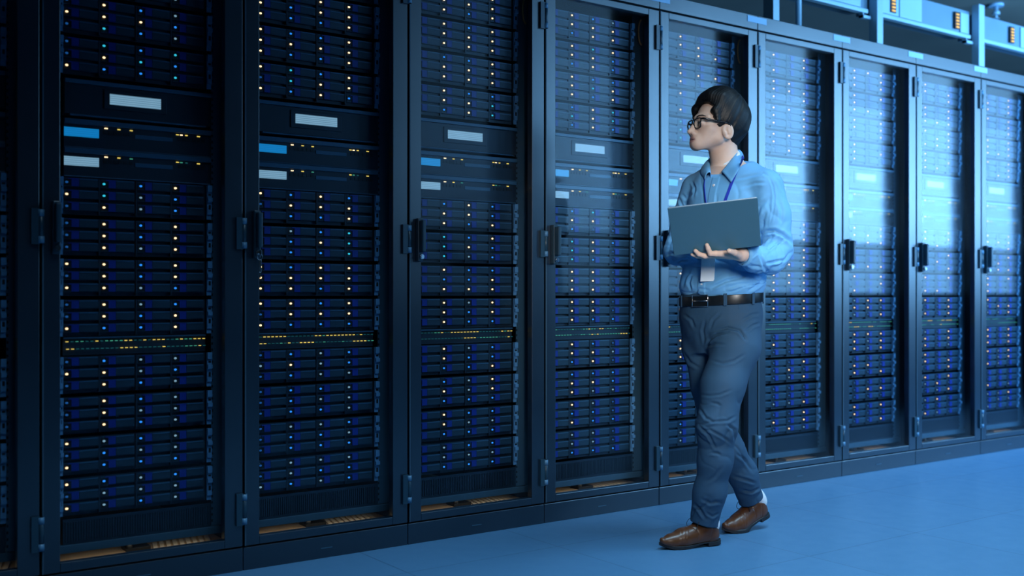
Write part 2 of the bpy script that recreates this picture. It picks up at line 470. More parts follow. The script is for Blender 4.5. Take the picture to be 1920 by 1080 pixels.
# ------------------------------------------------------------------ overhead supports and busbar trunking
ZC = 2.268
def post(x0, x1, dep, ztop, label):
    b = MB()
    y0 = .25
    b.box(x0, x1, y0, y0+dep, ZC, ztop)
    b.box(x0-.004, x1+.004, y0-.004, y0+dep+.004, ZC, ZC+.008)
    o = b.build('support_post', M['steel'], None, .002); tag(o, label, 'support post', 'steel posts on the cabinets')
post(3.602, 3.650, .068, 3.25, 'pale steel post on the cabinets, leftmost of the thick posts')
post(4.483, 4.538, .055, 3.25, 'pale steel post on the cabinets, between the two other thick posts')
post(5.520, 5.582, .050, 2.750, 'pale steel post with a flat open top, rightmost on the cabinets')
b = MB().tube([(3.826, .27, ZC), (3.826, .27, 3.25)], .016, 12).tube([(3.826, .27, ZC), (3.826, .27, ZC+.03)], .021, 12)
tag(b.build('support_rod', M['steel']), 'thin pale steel rod standing on the cabinets between two thick posts', 'rod')

def trunking(xa, xb, label, strips, seams):
    root = empty('busbar_trunking', ((xa+xb)/2, .33, 2.53)); ox, oy, oz = root.location
    def L(m, *a): m.box(a[0]-ox, a[1]-ox, a[2]-oy, a[3]-oy, a[4]-oz, a[5]-oz)
    b = MB(); L(b, xa, xb, .310, .44, 2.560, 2.712); b.build('housing', M['steel_dark'], root, .002)
    b = MB(); L(b, xa, xb-.03, .282, .322, 2.532, 2.556); b.build('bottom_rail', M['steel'], root, .005, 3)
    for s0, s1, h in seams:
        b = MB(); L(b, s0, s1, .300, .312, 2.566, h); b.build('cover_panel', M['steel'], root, .002)
    for x in strips:
        b = MB(); L(b, x-.026, x+.026, .294, .3005, 2.578, 2.684)
        st = b.build('indicator_strip', M['black'], root, .001)
        for i in range(5):
            b = MB(); z = 2.5845 + i*.0195
            L(b, x-.016, x+.016, .290, .2945, z, z+.0100)
            b.build('amber_light', M['amber'], st, .001)
    b = MB(); L(b, xb-.075, xb-.003, .285, .315, 2.503, 2.520); L(b, xb-.075, xb-.068, .285, .315, 2.503, 2.535)
    b.build('bracket', M['steel'], root, .001)
    tag(root, label, 'busbar trunking', 'overhead trunking')
trunking(3.66, 4.476, 'pale blue overhead trunking left of the middle steel post', [], [(3.75, 4.40, 2.71)])
trunking(4.545, 5.512, 'pale blue overhead trunking with two amber light strips between steel posts', [4.700, 5.355], [(4.56, 4.76, 2.71), (4.77, 4.99, 2.71), (5.40, 5.49, 2.69)])
trunking(5.590, 8.6, 'blue overhead trunking with one amber light strip right of all posts', [5.985], [(6.10, 6.6, 2.70)])

# sprinkler head on the ceiling
root = empty('sprinkler', (7.353, 1.194, 3.25))
MB().tube([(0,0,0), (0,0,-.02)], [.055, .058], 24).build('ceiling_rose', M['label'], root)
MB().tube([(0,0,-.02), (0,0,-.055), (0,0,-.06), (0,0,-.085)], [.016, .016, .028, .030], 16).tube([(0,0,-.085), (0,0,-.115)], .010, 12).tube([(0,0,-.115), (0,0,-.119)], .026, 16).build('sprinkler_head', M['steel'], root)
tag(root, 'small pale sprinkler head on the dark ceiling above the trunking', 'sprinkler')

# ------------------------------------------------------------------ implicit-surface modelling (for the figure)
def smin(a, b, k):
    h = np.clip(.5 + .5*(b-a)/k, 0, 1)
    return b*(1-h) + a*h - k*h*(1-h)
def smax(a, b, k): return -smin(-a, -b, k)
def A3(p): return np.asarray(p, dtype=np.float32)
def rcone(p, a, b, ra, rb):
    a = A3(a); b = A3(b); ab = b - a
    t = np.clip(((p-a) @ ab) / max(float(ab @ ab), 1e-9), 0, 1)
    return np.linalg.norm(p - a - t[:, None]*ab, axis=1) - (ra + (rb-ra)*t)
def chain(p, pts, k=.02):
    d = None
    for (a, ra), (b, rb) in zip(pts[:-1], pts[1:]):
        e = rcone(p, a, b, ra, rb)
        d = e if d is None else smin(d, e, k)
    return d
def sphere(p, c, r): return np.linalg.norm(p - A3(c), axis=1) - r
def ellip(p, c, r, rot=None):
    q = p - A3(c)
    if rot is not None: q = q @ rot
    r = A3(r)
    k0 = np.linalg.norm(q/r, axis=1); k1 = np.linalg.norm(q/(r*r), axis=1) + 1e-9
    return k0*(k0-1)/k1
def stack(p, rows, yaw, ex=2.25):
    """loft of superellipses: rows = (centre, half width, half depth) from bottom to top"""
    z = np.array([r[0][2] for r in rows]); zz = np.linspace(z[0], z[-1], 240)
    def sm(v):
        s = np.interp(zz, z, v); kern = np.hanning(41); kern /= kern.sum()
        return np.convolve(np.pad(s, 20, 'edge'), kern, 'valid')
    cx, cy = sm([r[0][0] for r in rows]), sm([r[0][1] for r in rows])
    w, d = sm([r[1] for r in rows]), sm([r[2] for r in rows])
    pz = p[:, 2]
    X = p[:, 0] - np.interp(pz, zz, cx); Y = p[:, 1] - np.interp(pz, zz, cy)
    Wd = np.interp(pz, zz, w); Dd = np.interp(pz, zz, d)
    s, c = math.sin(yaw), math.cos(yaw)
    l = X*c - Y*s; f = -X*s - Y*c
    q = (np.abs(l/Wd)**ex + np.abs(f/Dd)**ex)**(1/ex)
    e = (q-1)*np.minimum(Wd, Dd)
    return np.maximum(e, np.maximum(pz - z[-1], z[0] - pz))

def vnoise(p, s, seed=0):
    q = p*s; i = np.floor(q).astype(np.int64); f = q - i; f = f*f*(3-2*f)
    def hsh(x, y, z):
        n = (x*374761393 + y*668265263 + z*2147483647 + seed*974711) & 0xffffffff
        n = ((n ^ (n >> 13)) * 1274126177) & 0xffffffff
        return ((n ^ (n >> 16)) & 0xffff) / 65535.0
    r = 0
    for dx in (0, 1):
        for dy in (0, 1):
            for dz in (0, 1):
                wgt = (f[:,0] if dx else 1-f[:,0])*(f[:,1] if dy else 1-f[:,1])*(f[:,2] if dz else 1-f[:,2])
                r = r + wgt*hsh(i[:,0]+dx, i[:,1]+dy, i[:,2]+dz)
    return r*2 - 1

def nets(fn, lo, hi, h):
    """surface nets over fn(points) < 0 in the box lo..hi at step h"""
    lo = np.array(lo, float); n = np.ceil((np.array(hi)-lo)/h/16).astype(int)*16
    B = n//16
    ax = [lo[i] + (np.arange(B[i])*16+8)*h for i in range(3)]
    bc = np.stack(np.meshgrid(*ax, indexing='ij'), -1).reshape(-1, 3).astype(np.float32)
    d = fn(bc)
    F = np.empty(n+1, np.float32); F[:] = 1
    act = np.abs(d) < 16*h*.866*1.7 + .006
    bi = np.stack(np.unravel_index(np.arange(len(bc)), B), -1)
    for (i, j, k), ins in zip(bi[~act], d[~act] < 0):
        if ins: F[i*16:i*16+17, j*16:j*16+17, k*16:k*16+17] = -1
    g = np.stack(np.meshgrid(*[np.arange(17)]*3, indexing='ij'), -1).reshape(-1, 3)
    ab = bi[act]
    for s in range(0, len(ab), 100):
        idx = (ab[s:s+100, None, :]*16 + g[None]).reshape(-1, 3)
        v = fn((lo + idx*h).astype(np.float32))
        F[idx[:,0], idx[:,1], idx[:,2]] = v
    S = F < 0
    cnt = np.zeros(n, np.int8)
    for dx in (0,1):
        for dy in (0,1):
            for dz in (0,1):
                cnt += S[dx:n[0]+dx, dy:n[1]+dy, dz:n[2]+dz]
    cells = np.argwhere((cnt > 0) & (cnt < 8))
    ids = np.full(n, -1, np.int32); ids[cells[:,0], cells[:,1], cells[:,2]] = np.arange(len(cells))
    corners = np.array([(x,y,z) for x in (0,1) for y in (0,1) for z in (0,1)])
    val = np.stack([F[cells[:,0]+c[0], cells[:,1]+c[1], cells[:,2]+c[2]] for c in corners], 1)
    acc = np.zeros((len(cells), 3)); num = np.zeros(len(cells))
    for a in range(8):
        for b in range(a+1, 8):
            if np.abs(corners[a]-corners[b]).sum() != 1: continue
            va, vb = val[:,a], val[:,b]; m = (va < 0) != (vb < 0)
            t = np.where(m, va/np.where(m, va-vb, 1), 0)
            acc += np.where(m[:,None], corners[a] + t[:,None]*(corners[b]-corners[a]), 0); num += m
    V = lo + (cells + acc/num[:,None])*h
    faces = []
    for axis in range(3):
        u, w = (axis+1) % 3, (axis+2) % 3
        sl0 = [slice(0, n[i]) for i in range(3)]; sl1 = list(sl0)
        sl1[axis] = slice(1, n[axis]+1)
        d0 = S[tuple(sl0)]; d1 = S[tuple(sl1)]
        e = np.argwhere(d0 != d1)
        e = e[(e[:,u] > 0) & (e[:,w] > 0)]
        flip = d0[e[:,0], e[:,1], e[:,2]]
        q = []
        for du, dw in ((-1,-1), (0,-1), (0,0), (-1,0)):
            c = e.copy(); c[:,u] += du; c[:,w] += dw
            q.append(ids[c[:,0], c[:,1], c[:,2]])
        q = np.stack(q, 1)
        q[~flip] = q[~flip][:, ::-1]
        faces.append(q)
    Fc = np.concatenate(faces); Fc = Fc[(Fc >= 0).all(1)]
    # settle the vertices on the surface
    for _ in range(2):
        p = V.astype(np.float32); e = h*.4
        g0 = fn(p)
        gr = np.stack([fn(p + A3([e,0,0])) - g0, fn(p + A3([0,e,0])) - g0, fn(p + A3([0,0,e])) - g0], 1)/e
        nn = np.linalg.norm(gr, axis=1) + 1e-6
        V = V - gr/(nn*np.maximum(nn, .6))[:,None]*np.clip(g0, -h*.7, h*.7)[:,None]
    N = gr/nn[:,None]
    return V, Fc, N

def to_mesh(name, V, Fc, mats):
    me = bpy.data.meshes.new(name)
    me.vertices.add(len(V)); me.vertices.foreach_set('co', V.astype(np.float32).ravel())
    me.loops.add(Fc.size); me.loops.foreach_set('vertex_index', Fc.astype(np.int32).ravel())
    me.polygons.add(len(Fc)); me.polygons.foreach_set('loop_start', np.arange(len(Fc), dtype=np.int32)*4)
    me.update(calc_edges=True); me.validate()
    for m in (mats if isinstance(mats, (list, tuple)) else [mats]): me.materials.append(m)
    me.polygons.foreach_set('use_smooth', np.ones(len(me.polygons), bool))
    me.update()
    return me

# ------------------------------------------------------------------ the walking man
HEADING = R(35.547); FPX = 1989.0; EYE = np.array([-.70660, -3.44509, .935])
Z0 = 4.078; BETA = math.atan((1352-960)/FPX); DIST = Z0/math.cos(BETA); ANG = HEADING + BETA
PBASE = (EYE[0] + DIST*math.sin(ANG), EYE[1] + DIST*math.cos(ANG), 0)
def at(px, py, b):
    """point of the figure seen at (px, py) of the photo, b metres behind (+) or in front (-) of its axis"""
    dx, dz = (px-960)/FPX, (552-py)/FPX
    da = dx*math.cos(BETA) - math.sin(BETA); db = math.cos(BETA) + dx*math.sin(BETA)
    t = (b + DIST)/db
    return np.array([t*da, b, .935 + t*dz], dtype=np.float32)

def skin_mat():
    m = mat('skin', (.70, .49, .385), .60, noise=.05, nscale=90, spec=.35)
    nt = m.node_tree; b = nt.nodes['Principled BSDF']
    b.inputs['Subsurface Weight'].default_value = .12; b.inputs['Subsurface Radius'].default_value = (.012, .005, .003)
    at_ = nt.nodes.new('ShaderNodeAttribute'); at_.attribute_name = 'lip'
    src = b.inputs['Base Color'].links[0].from_socket
    mx = nt.nodes.new('ShaderNodeMix'); mx.data_type = 'RGBA'; mx.inputs['B'].default_value = (.52, .23, .21, 1)
    nt.links.new(at_.outputs['Fac'], mx.inputs['Factor']); nt.links.new(src, mx.inputs['A']); nt.links.new(mx.outputs['Result'], b.inputs['Base Color'])
    return m
M['skin'] = skin_mat()
M['shirt'] = mat('shirt_blue_cotton', (.135, .40, .70), .75, noise=.06, nscale=30, bump=.15, bscale=900, sheen=.05)
M['trousers'] = mat('trousers_slate_cotton', (.018, .068, .132), .8, noise=.08, nscale=40, bump=.2, bscale=800)
M['leather'] = mat('belt_black_leather', (.006, .010, .014), .35, noise=.2, nscale=80)
M['brown'] = mat('shoe_brown_leather', (.105, .034, .009), .38, noise=.3, nscale=40, coat=.15)
M['sole'] = mat('shoe_sole_black', (.012, .014, .017), .5)
M['lace'] = mat('shoe_lace_dark', (.016, .012, .010), .8)
M['sock'] = mat('sock_white', (.70, .76, .80), .9)
M['tee'] = mat('undershirt_white', (.72, .76, .80), .9)
M['hair'] = mat('hair_black', (.0045, .005, .006), .50, noise=.3, nscale=120, spec=.4)
M['specs'] = mat('glasses_black_frame', (.006, .007, .010), .28)
M['lens'] = bpy.data.materials.new('clear_lens'); M['lens'].use_nodes = True
_nt = M['lens'].node_tree; _nt.nodes.remove(_nt.nodes['Principled BSDF'])
_t = _nt.nodes.new('ShaderNodeBsdfTransparent'); _t.inputs['Color'].default_value = (.95, .97, .97, 1)
_g = _nt.nodes.new('ShaderNodeBsdfGlossy'); _g.inputs['Roughness'].default_value = .03
_m = _nt.nodes.new('ShaderNodeMixShader'); _m.inputs['Fac'].default_value = .035
_nt.links.new(_t.outputs[0], _m.inputs[1]); _nt.links.new(_g.outputs[0], _m.inputs[2]); _nt.links.new(_m.outputs[0], _nt.nodes['Material Output'].inputs['Surface'])
M['brow'] = mat('eyebrow_dark', (.045, .036, .032), .8)
M['eyew'] = mat('eye_white', (.75, .74, .72), .2); M['iris'] = mat('eye_iris_dark', (.02, .012, .008), .15)
M['strap'] = mat('lanyard_blue', (.01, .035, .42), .7)
M['card'] = mat('badge_card_pale', (.74, .84, .90), .35, noise=.05, nscale=12)
M['button'] = mat('button_white', (.78, .82, .86), .3)
M['buckle'] = mat('buckle_steel', (.62, .60, .58), .22, metal=1)
M['laptop'] = mat('laptop_grey_aluminium', (.050, .145, .210), .5, metal=.0, rvar=.04, nscale=8)
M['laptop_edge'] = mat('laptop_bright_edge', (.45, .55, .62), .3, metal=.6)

man = empty('person', PBASE, -ANG)
tag(man, 'man in blue shirt and grey trousers walking left past the cabinets, holding a laptop', 'person')
def part(name, V, Fc, m, parent=man): return link(name, to_mesh(name, V, Fc, m), parent)

# ---- head frame: x forward, y to his left, z up
PSI = R(63); PIT = R(10)
HC = at(1346.5, 242, .0)
Fh = np.array([-math.sin(PSI)*math.cos(PIT), -math.cos(PSI)*math.cos(PIT), math.sin(PIT)])
Lh = np.array([math.cos(PSI), -math.sin(PSI), 0]); Uh = np.cross(Fh, Lh)
HR = np.stack([Fh, Lh, Uh], 1).astype(np.float32)          # columns are the axes
def H(x, y, z): return HC + HR @ A3([x, y, z])
def to_head(p): return (p - HC) @ HR

def head_sdf(q):
    s = q.copy(); s[:,1] = np.abs(s[:,1])                   # the face is symmetric
    d = ellip(q, (-.010, 0, .038), (.100, .077, .084))
    d = smin(d, ellip(q, (.027, 0, -.021), (.066, .051, .067)), .03)
    d = smin(d, rcone(s, (.012, .044, -.046), (.078, .010, -.080), .012, .013), .024)   # jaw
    d = smin(d, rcone(s, (.004, .051, -.012), (.012, .044, -.046), .011, .010), .030)
    d = smin(d, ellip(q, (.0850, 0, -.078), (.0145, .018, .0165)), .020)                   # chin
    d = smin(d, rcone(s, (.056, .040, -.016), (.070, .014, -.074), .017, .0155), .028)                # cheek
    d = smin(d, rcone(s, (.090, .010, .024), (.070, .050, .022), .010, .010), .016)     # brow
    d = smax(d, -ellip(s, (.107, .034, -.001), (.018, .022, .014)), .012)               # eye hollow
    d = smin(d, ellip(s, (.0845, .0310, -.002), (.0138, .0155, .0120)), .004)            # lids
    d = smax(d, -ellip(s, (.1000, .0305, -.003), (.0080, .0112, .0036)), .002)          # eye opening
    d = smin(d, chain(q, [((.084, 0, .012), .0095), ((.095, 0, -.018), .0115), ((.101, 0, -.036), .0120)], .01), .010)
    d = smin(d, chain(q, [((.090, 0, .014), .0075), ((.104, 0, -.018), .0075), ((.116, 0, -.036), .0085)], .008), .010)
    d = smin(d, ellip(s, (.102, .0115, -.041), (.0095, .0072, .0066)), .007)               # nostril wing
    d = smax(d, -ellip(s, (.107, .0065, -.048), (.006, .0035, .004)), .003)
    d = smin(d, ellip(q, (.0885, 0, -.057), (.012, .026, .020)), .018)                   # muzzle
    d = smin(d, ellip(q, (.0965, 0, -.0605), (.0058, .023, .0050)), .005)               # upper lip
    d = smin(d, ellip(q, (.0950, 0, -.0710), (.0062, .018, .0056)), .005)               # lower lip
    d = smax(d, -ellip(q, (.1052, 0, -.0657), (.0075, .022, .0018)), .004)
    # ear
    er = s - A3([-.005, .0770, -.019])
    ca, sa = math.cos(.22), math.sin(.22)
    e = np.stack([er[:,0]*ca - er[:,2]*sa, er[:,1] - .25*np.clip(-er[:,0], -.03, .03), er[:,0]*sa + er[:,2]*ca], 1)
    ear = ellip(e, (0, 0, 0), (.0215, .0075, .0310))
    ear = smax(ear, -ellip(e, (.003, .008, -.001), (.0135, .0080, .0225)), .003)
    ear = smin(ear, ellip(e, (.012, .003, -.008), (.005, .005, .008)), .006)
    ear = smin(ear, ellip(e, (-.002, .002, .004), (.006, .004, .014)), .005)
    d = smin(d, ear, .006)
    return d

# ---- body
NK = at(1369, 302, .03)
TORSO_YAW = R(36)
def hand(p, wrist, mcp, fingers, thumb):
    d = None
    for m in mcp:
        e = rcone(p, wrist, m, .0155, .0105)
        d = e if d is None else smin(d, e, .012)
    for f in fingers: d = smin(d, chain(p, f, .003), .0045)
    return smin(d, chain(p, thumb, .004), .006)
LW = at(1390, 477, -.300)
lm = [at(1342, 475.5, -.371), at(1339, 477.5, -.351), at(1340, 478.5, -.330), at(1345, 479, -.312)]
l_f = [[(lm[0], .0100), (at(1332, 475.5, -.378), .0092), (at(1328, 466.5, -.386), .0083), (at(1325.5, 459.5, -.391), .0072)],
       [(lm[1], .0102), (at(1321, 480, -.360), .0093), (at(1310, 476.5, -.370), .0082), (at(1304, 470.5, -.378), .0072)],
       [(lm[2], .0098), (at(1319, 481.5, -.340), .0088), (at(1307, 480, -.348), .0078), (at(1298, 477, -.354), .0066)],
       [(lm[3], .0088), (at(1327, 482.5, -.318), .0076), (at(1317, 481.5, -.325), .0068), (at(1309, 479.5, -.330), .0058)]]
l_t = [(at(1385, 478, -.325), .0145), (at(1377, 474, -.368), .0112), (at(1367, 470.5, -.402), .0085)]
RW = at(1312, 468, -.095)
rm = [at(1338, 463, -.170), at(1330, 463.5, -.180), at(1322, 464.5, -.184), at(1315, 466, -.182)]
r_f = [[(rm[i], .0098), (rm[i] + A3([.008-.006*i, -.035, .010]), .0088), (rm[i] + A3([.012-.008*i, -.058, .002]), .0078), (rm[i] + A3([.013-.009*i, -.070, -.010]), .0068)] for i in range(4)]
r_t = [(RW + A3([.018, -.02, -.002]), .013), (RW + A3([.045, -.050, -.002]), .0105), (RW + A3([.056, -.080, -.006]), .0085)]
SL, SR = at(1438, 349, -.08), at(1305, 354, .12)
EL, ER = at(1460, 476, -.10), at(1268, 477, .10)
def body_sdf(p):
    d = rcone(p, at(1348, 262, .012), at(1360, 312, .022), .046, .053)
    d = smin(d, head_sdf(to_head(p)), .012)
    d = smin(d, rcone(p, H(-.034, 0, -.02), at(1360, 302, .035), .042, .048), .02)
    d = smin(d, stack(p, [(at(1350, 625, 0), .12, .08), (at(1352, 560, 0), .135, .095), (at(1364, 420, .01), .145, .098), (at(1370, 345, .02), .15, .09), (at(1371, 318, .025), .09, .06)], TORSO_YAW), .03)
    for S in (SL, SR): d = smin(d, rcone(p, at(1370, 322, .03), S, .05, .045), .03)
    d = smin(d, chain(p, [(SL, .045), (EL, .036), (at(1430, 484, -.195), .031), (LW, .0245)], .02), .02)
    d = smin(d, chain(p, [(SR, .043), (ER, .031), (RW, .0235)], .02), .02)
    d = smin(d, hand(p, LW, lm, l_f, l_t), .012)
    d = smin(d, hand(p, RW, rm, r_f, r_t), .012)
    d = smin(d, chain(p, [(at(1388, 610, -.05), .058), (at(1346, 800, -.165), .044), (at(1324, 975, -.14), .034)], .02), .03)
    d = smin(d, chain(p, [(at(1314, 610, .05), .056), (at(1342, 795, .02), .044), (at(1410, 930, .165), .034)], .02), .03)
    return d
V, Fc, N = nets(body_sdf, (-.30, -.44, .10), (.32, .26, 1.78), .0027)
body = part('body', V, Fc, M['skin'])
q = to_head(V.astype(np.float32)); s = np.abs(q[:,1])
lip = np.clip(1.25 - np.sqrt(((q[:,0]-.099)/.013)**2 + (q[:,1]/.0215)**2 + ((q[:,2]+.0655)/.0108)**2), 0, .28)/.28
la = body.data.attributes.new('lip', 'FLOAT', 'POINT'); la.data.foreach_set('value', lip.astype(np.float32)*.75)

# eyes, brows
for sgn in (1, -1):
    e = MB()
    c = H(.0858, .0305*sgn, -.0030)
    vs = []; n1, n2 = 10, 16; rad = .0125
    for i in range(n1+1):
        th = math.pi*.5*i/n1*.9
        for j in range(n2):
            ph = 2*math.pi*j/n2
            vs.append(c + HR @ A3([rad*math.cos(th), rad*math.sin(th)*math.cos(ph)*1.05, rad*math.sin(th)*math.sin(ph)*.62]))
    fs = [(i*n2+j, i*n2+(j+1)%n2, (i+1)*n2+(j+1)%n2, (i+1)*n2+j) for i in range(n1) for j in range(n2)]
    e.add(vs, fs, 0, True)
    for t_, f_ in enumerate(e.f):
        if t_ < 4*n2: e.m[t_] = 1
    e.build('eye', [M['eyew'], M['iris']], man)
    MB().tube([H(.0975, .0195*sgn, -.0012), H(.0992, .0262*sgn, .0016), H(.0980, .0345*sgn, .0016), H(.0930, .0420*sgn, -.0012)], [(.0004, .0006), (.0007, .0012), (.0007, .0012), (.0004, .0006)], 8).build('eyelash', M['brow'], man)
    b = MB().tube([H(.1010, .014*sgn, .0225), H(.0995, .026*sgn, .0268), H(.0915, .040*sgn, .0275), H(.0795, .0520*sgn, .0235)],
                  [(.0012, .0022), (.0014, .0030), (.0013, .0026), (.0008, .0012)], 10)
    b.build('eyebrow', M['brow'], man)

# ---- hair
def hair_sdf(p):
    q = to_head(p)
    d = ellip(q, (-.010, 0, .052), (.104, .088, .104))
    d = smin(d, rcone(q, (-.050, 0, .0), (-.056, 0, -.062), .060, .028), .03)
    d = smin(d, ellip(q, (-.072, .005, .045), (.038, .062, .060)), .03)
    d = smin(d, ellip(q, (.012, .005, .105), (.070, .062, .058)), .03)
    z = q[:,2]
    xb = np.interp(z, [-.10, -.035, -.022, .012, .030, .066, .092, .104], [-.026, -.026, .034, .038, .047, .056, .082, .25]) + .006*np.sin(z*230 + 40*q[:,1]) + .004*np.sin(z*520 + 1.3)
    d = smax(d, (q[:,0] - xb)*.75, .006)
    # room for the ears
    s = q.copy(); s[:,1] = np.abs(s[:,1])
    d = smax(d, -ellip(s, (.006, .090, -.022), (.022, .030, .034)), .006)
    f = chain(q, [((.030, .055, .106), .022), ((.066, .030, .109), .017), ((.084, -.012, .095), .012), ((.087, -.044, .064), .009), ((.080, -.062, .034), .004)], .02)
    f = smin(f, chain(q, [((.030, .020, .118), .026), ((.068, -.020, .110), .016), ((.077, -.052, .072), .011), ((.064, -.074, .026), .006)], .02), .015)
    f = smin(f, chain(q, [((.030, .060, .080), .020), ((.052, .064, .050), .014), ((.044, .0735, .016), .007)], .012), .012)
    f = smin(f, chain(q, [((.020, -.060, .080), .022), ((.045, -.074, .045), .014), ((.036, -.078, .0), .007)], .012), .012)
    d = smin(d, f, .014)
    return d
V, Fc, N = nets(hair_sdf, np.min([H(x, y, z) for x in (-.16, .13) for y in (-.11, .11) for z in (-.11, .17)], 0),
                np.max([H(x, y, z) for x in (-.16, .13) for y in (-.11, .11) for z in (-.11, .17)], 0), .0026)
q = to_head(V.astype(np.float32))
c0 = q - A3([-.055, .012, .10])
az = np.arctan2(c0[:,1], c0[:,0] + .35*(c0[:,2]-.02)); rr = np.linalg.norm(c0, axis=1)
w1 = vnoise(q, 18, 3)
cl = vnoise(np.stack([az*5, rr*9, az*0], 1), 1.0, 8)
st = np.sin(az*85 + 4.0*w1 + 2.5*cl) * .35 + np.sin(az*190 + 6*vnoise(q, 30, 5)) * .22 + cl*1.7 + .8*vnoise(np.stack([az*13, rr*14, az*0], 1), 1.0, 9)
V = V + N * (st*.0010*np.clip(rr/.06, .2, 1))[:,None]
part('hair', V, Fc, M['hair'])

# ---- shirt
def arm_sdf(p):
    l = chain(p, [(at(1437, 350, -.08), .064), (at(1450, 405, -.088), .059), (at(1459, 470, -.10), .056)], .03)
    l = smin(l, chain(p, [(at(1459, 470, -.10), .055), (at(1444, 485, -.15), .052), (at(1418, 486, -.225), .046), (at(1398, 480, -.280), .0365)], .02), .014)
    l = smax(l, (p - at(1394, 478, -.288)) @ A3([-.62, -.78, .02]), .003)
    r = chain(p, [(at(1306, 356, .12), .060), (at(1286, 415, .12), .054), (at(1268, 474, .10), .049)], .03)
    r = smin(r, chain(p, [(at(1268, 474, .10), .048), (at(1290, 480, .02), .044), (at(1310, 471, -.075), .036)], .02), .014)
    return l, smax(r, (p - at(1310, 470, -.078)) @ A3([.25, -.96, .05]), .003)
TROWS = [(at(1350, 576, 0), .135, .096), (at(1351, 560, 0), .148, .108), (at(1352, 549, 0), .168, .128), (at(1353, 540, 0), .173, .135), (at(1355, 520, 0), .168, .131), (at(1358, 480, .005), .160, .121),
         (at(1364, 420, .01), .168, .122), (at(1368, 365, .02), .170, .116), (at(1370, 330, .025), .150, .092), (at(1371, 305, .03), .080, .070)]
def shirt_sdf(p):
    d = stack(p, TROWS, TORSO_YAW)
    d = smin(d, rcone(p, at(1370, 318, .03), at(1432, 345, -.075), .060, .058), .03)
    d = smin(d, rcone(p, at(1370, 318, .03), at(1308, 352, .115), .060, .055), .03)
    l, r = arm_sdf(p)
    d = smin(d, l, .012); d = smin(d, r, .012)
    # neck opening: a plane sloping down to the throat
    d = smax(d, -np.maximum(-((p - at(1368, 313, .03)) @ A3([-.24, -.33, .91])), sphere(p, at(1366, 306, .025), .112)), .006)
    d = smax(d, -rcone(p, at(1364, 280, .02), at(1368, 322, .03), .060, .052), .006)
    d = smax(d, -rcone(p, at(1336, 316, -.085), at(1337, 336, -.090), .022, .008), .004)
    return d
V, Fc, N = nets(shirt_sdf, (-.32, -.40, .86), (.34, .28, 1.52), .0034)
p = V.astype(np.float32)
def seg_t(p, a, b):
    ab = b - a; return ((p-a) @ ab)/float(ab @ ab)
disp = np.zeros(len(V))
# soft drape over the whole shirt, finer pulls at the elbows, the waist and the armpits
qq = p @ np.array([[.8, .3, .5], [-.3, .9, .2], [-.35, -.25, .85]], dtype=np.float32)
disp += .0018*vnoise(qq*A3([1, 1, .35]), 11, 1) + .0008*vnoise(qq*A3([1.2, 1, .35]), 30, 2)
def around(c, r): return np.exp(-(np.linalg.norm(p - A3(c), axis=1)/r)**2)
def creases(p, N, items):
    """pressed lines: each item = (photo polyline, depth in m, width in px)"""
    cam_l = A3([0, -DIST, .935]); w_ = p - cam_l
    face = np.clip(-(N*w_).sum(1)/np.linalg.norm(w_, axis=1)*2.5 + .2, 0, 1)
    c_, s_ = math.cos(BETA), math.sin(BETA)
    zc_ = w_[:,1]*c_ - w_[:,0]*s_; xr = w_[:,0]*c_ + w_[:,1]*s_
    P2 = np.stack([960 + FPX*xr/zc_, 552 - FPX*w_[:,2]/zc_], 1)
    out = np.zeros(len(p))
    for pts, dep, wid in items:
        pts = np.array(pts, float); best = np.full(len(p), 1e9); tt = np.zeros(len(p)); side = np.zeros(len(p)); L = len(pts)-1
        for i in range(L):
            a_, b_ = pts[i], pts[i+1]; ab = b_-a_; t = np.clip(((P2-a_) @ ab)/(ab @ ab), 0, 1)
            d_ = P2 - a_ - t[:,None]*ab; dd = np.hypot(d_[:,0], d_[:,1]); m = dd < best
            best[m] = dd[m]; tt[m] = ((i+t)/L)[m]; side[m] = np.sign(ab[0]*d_[:,1]-ab[1]*d_[:,0])[m]
        env = np.clip(np.minimum(tt, 1-tt)*4 + .15, 0, 1)
        x = best/wid
        out += dep*env*(-np.exp(-x*x) + .55*np.exp(-((x-1.9)/1.1)**2)*(1 + .35*side))
    return out*face
def folds(c, r, axis, freq, amp, seed, wob=.9):
    """sparse creases across axis inside a ball of radius r"""
    axis = A3(axis)/np.linalg.norm(axis); o = p - A3(c); t = o @ axis; rest = o - t[:,None]*axis
    q_ = rest*9.0 + (t*freq*.20)[:,None]*axis + A3([seed*3.1, seed*1.7, 0]) + .25*wob*vnoise(p, 22, seed)[:,None]
    n_ = vnoise(q_, 1.0, seed)
    sh = np.clip(1 - np.abs(n_)/.34, 0, 1)
    return amp*around(c, r*1.15)*(-1.1*sh**1.5 + .30 + .5*n_)
disp += folds(EL + A3([-.02, -.03, .02]), .085, (-.45, -.2, .9), 120, .0075, 11)
disp += folds(at(1425, 490, -.20), .075, (-.75, -.6, -.25), 110, .0065, 12)
disp += folds(ER, .075, (.3, -.3, .9), 120, .0065, 13)
disp += folds(at(1430, 395, -.15), .085, (.75, .1, -.65), 85, .0050, 14)
disp += folds(at(1345, 530, -.10), .11, (.22, 0, .97), 150, .0060, 15, 1.2)
disp += folds(at(1410, 528, -.08), .10, (-.42, 0, .9), 140, .0062, 16, 1.2)
disp += folds(at(1335, 430, -.13), .11, (.5, 0, .86), 70, .0040, 17)
disp += folds(at(1300, 375, .02), .07, (.85, 0, .5), 90, .0045, 18)
disp += folds(at(1400, 350, -.10), .08, (.35, 0, .93), 75, .0036, 19)
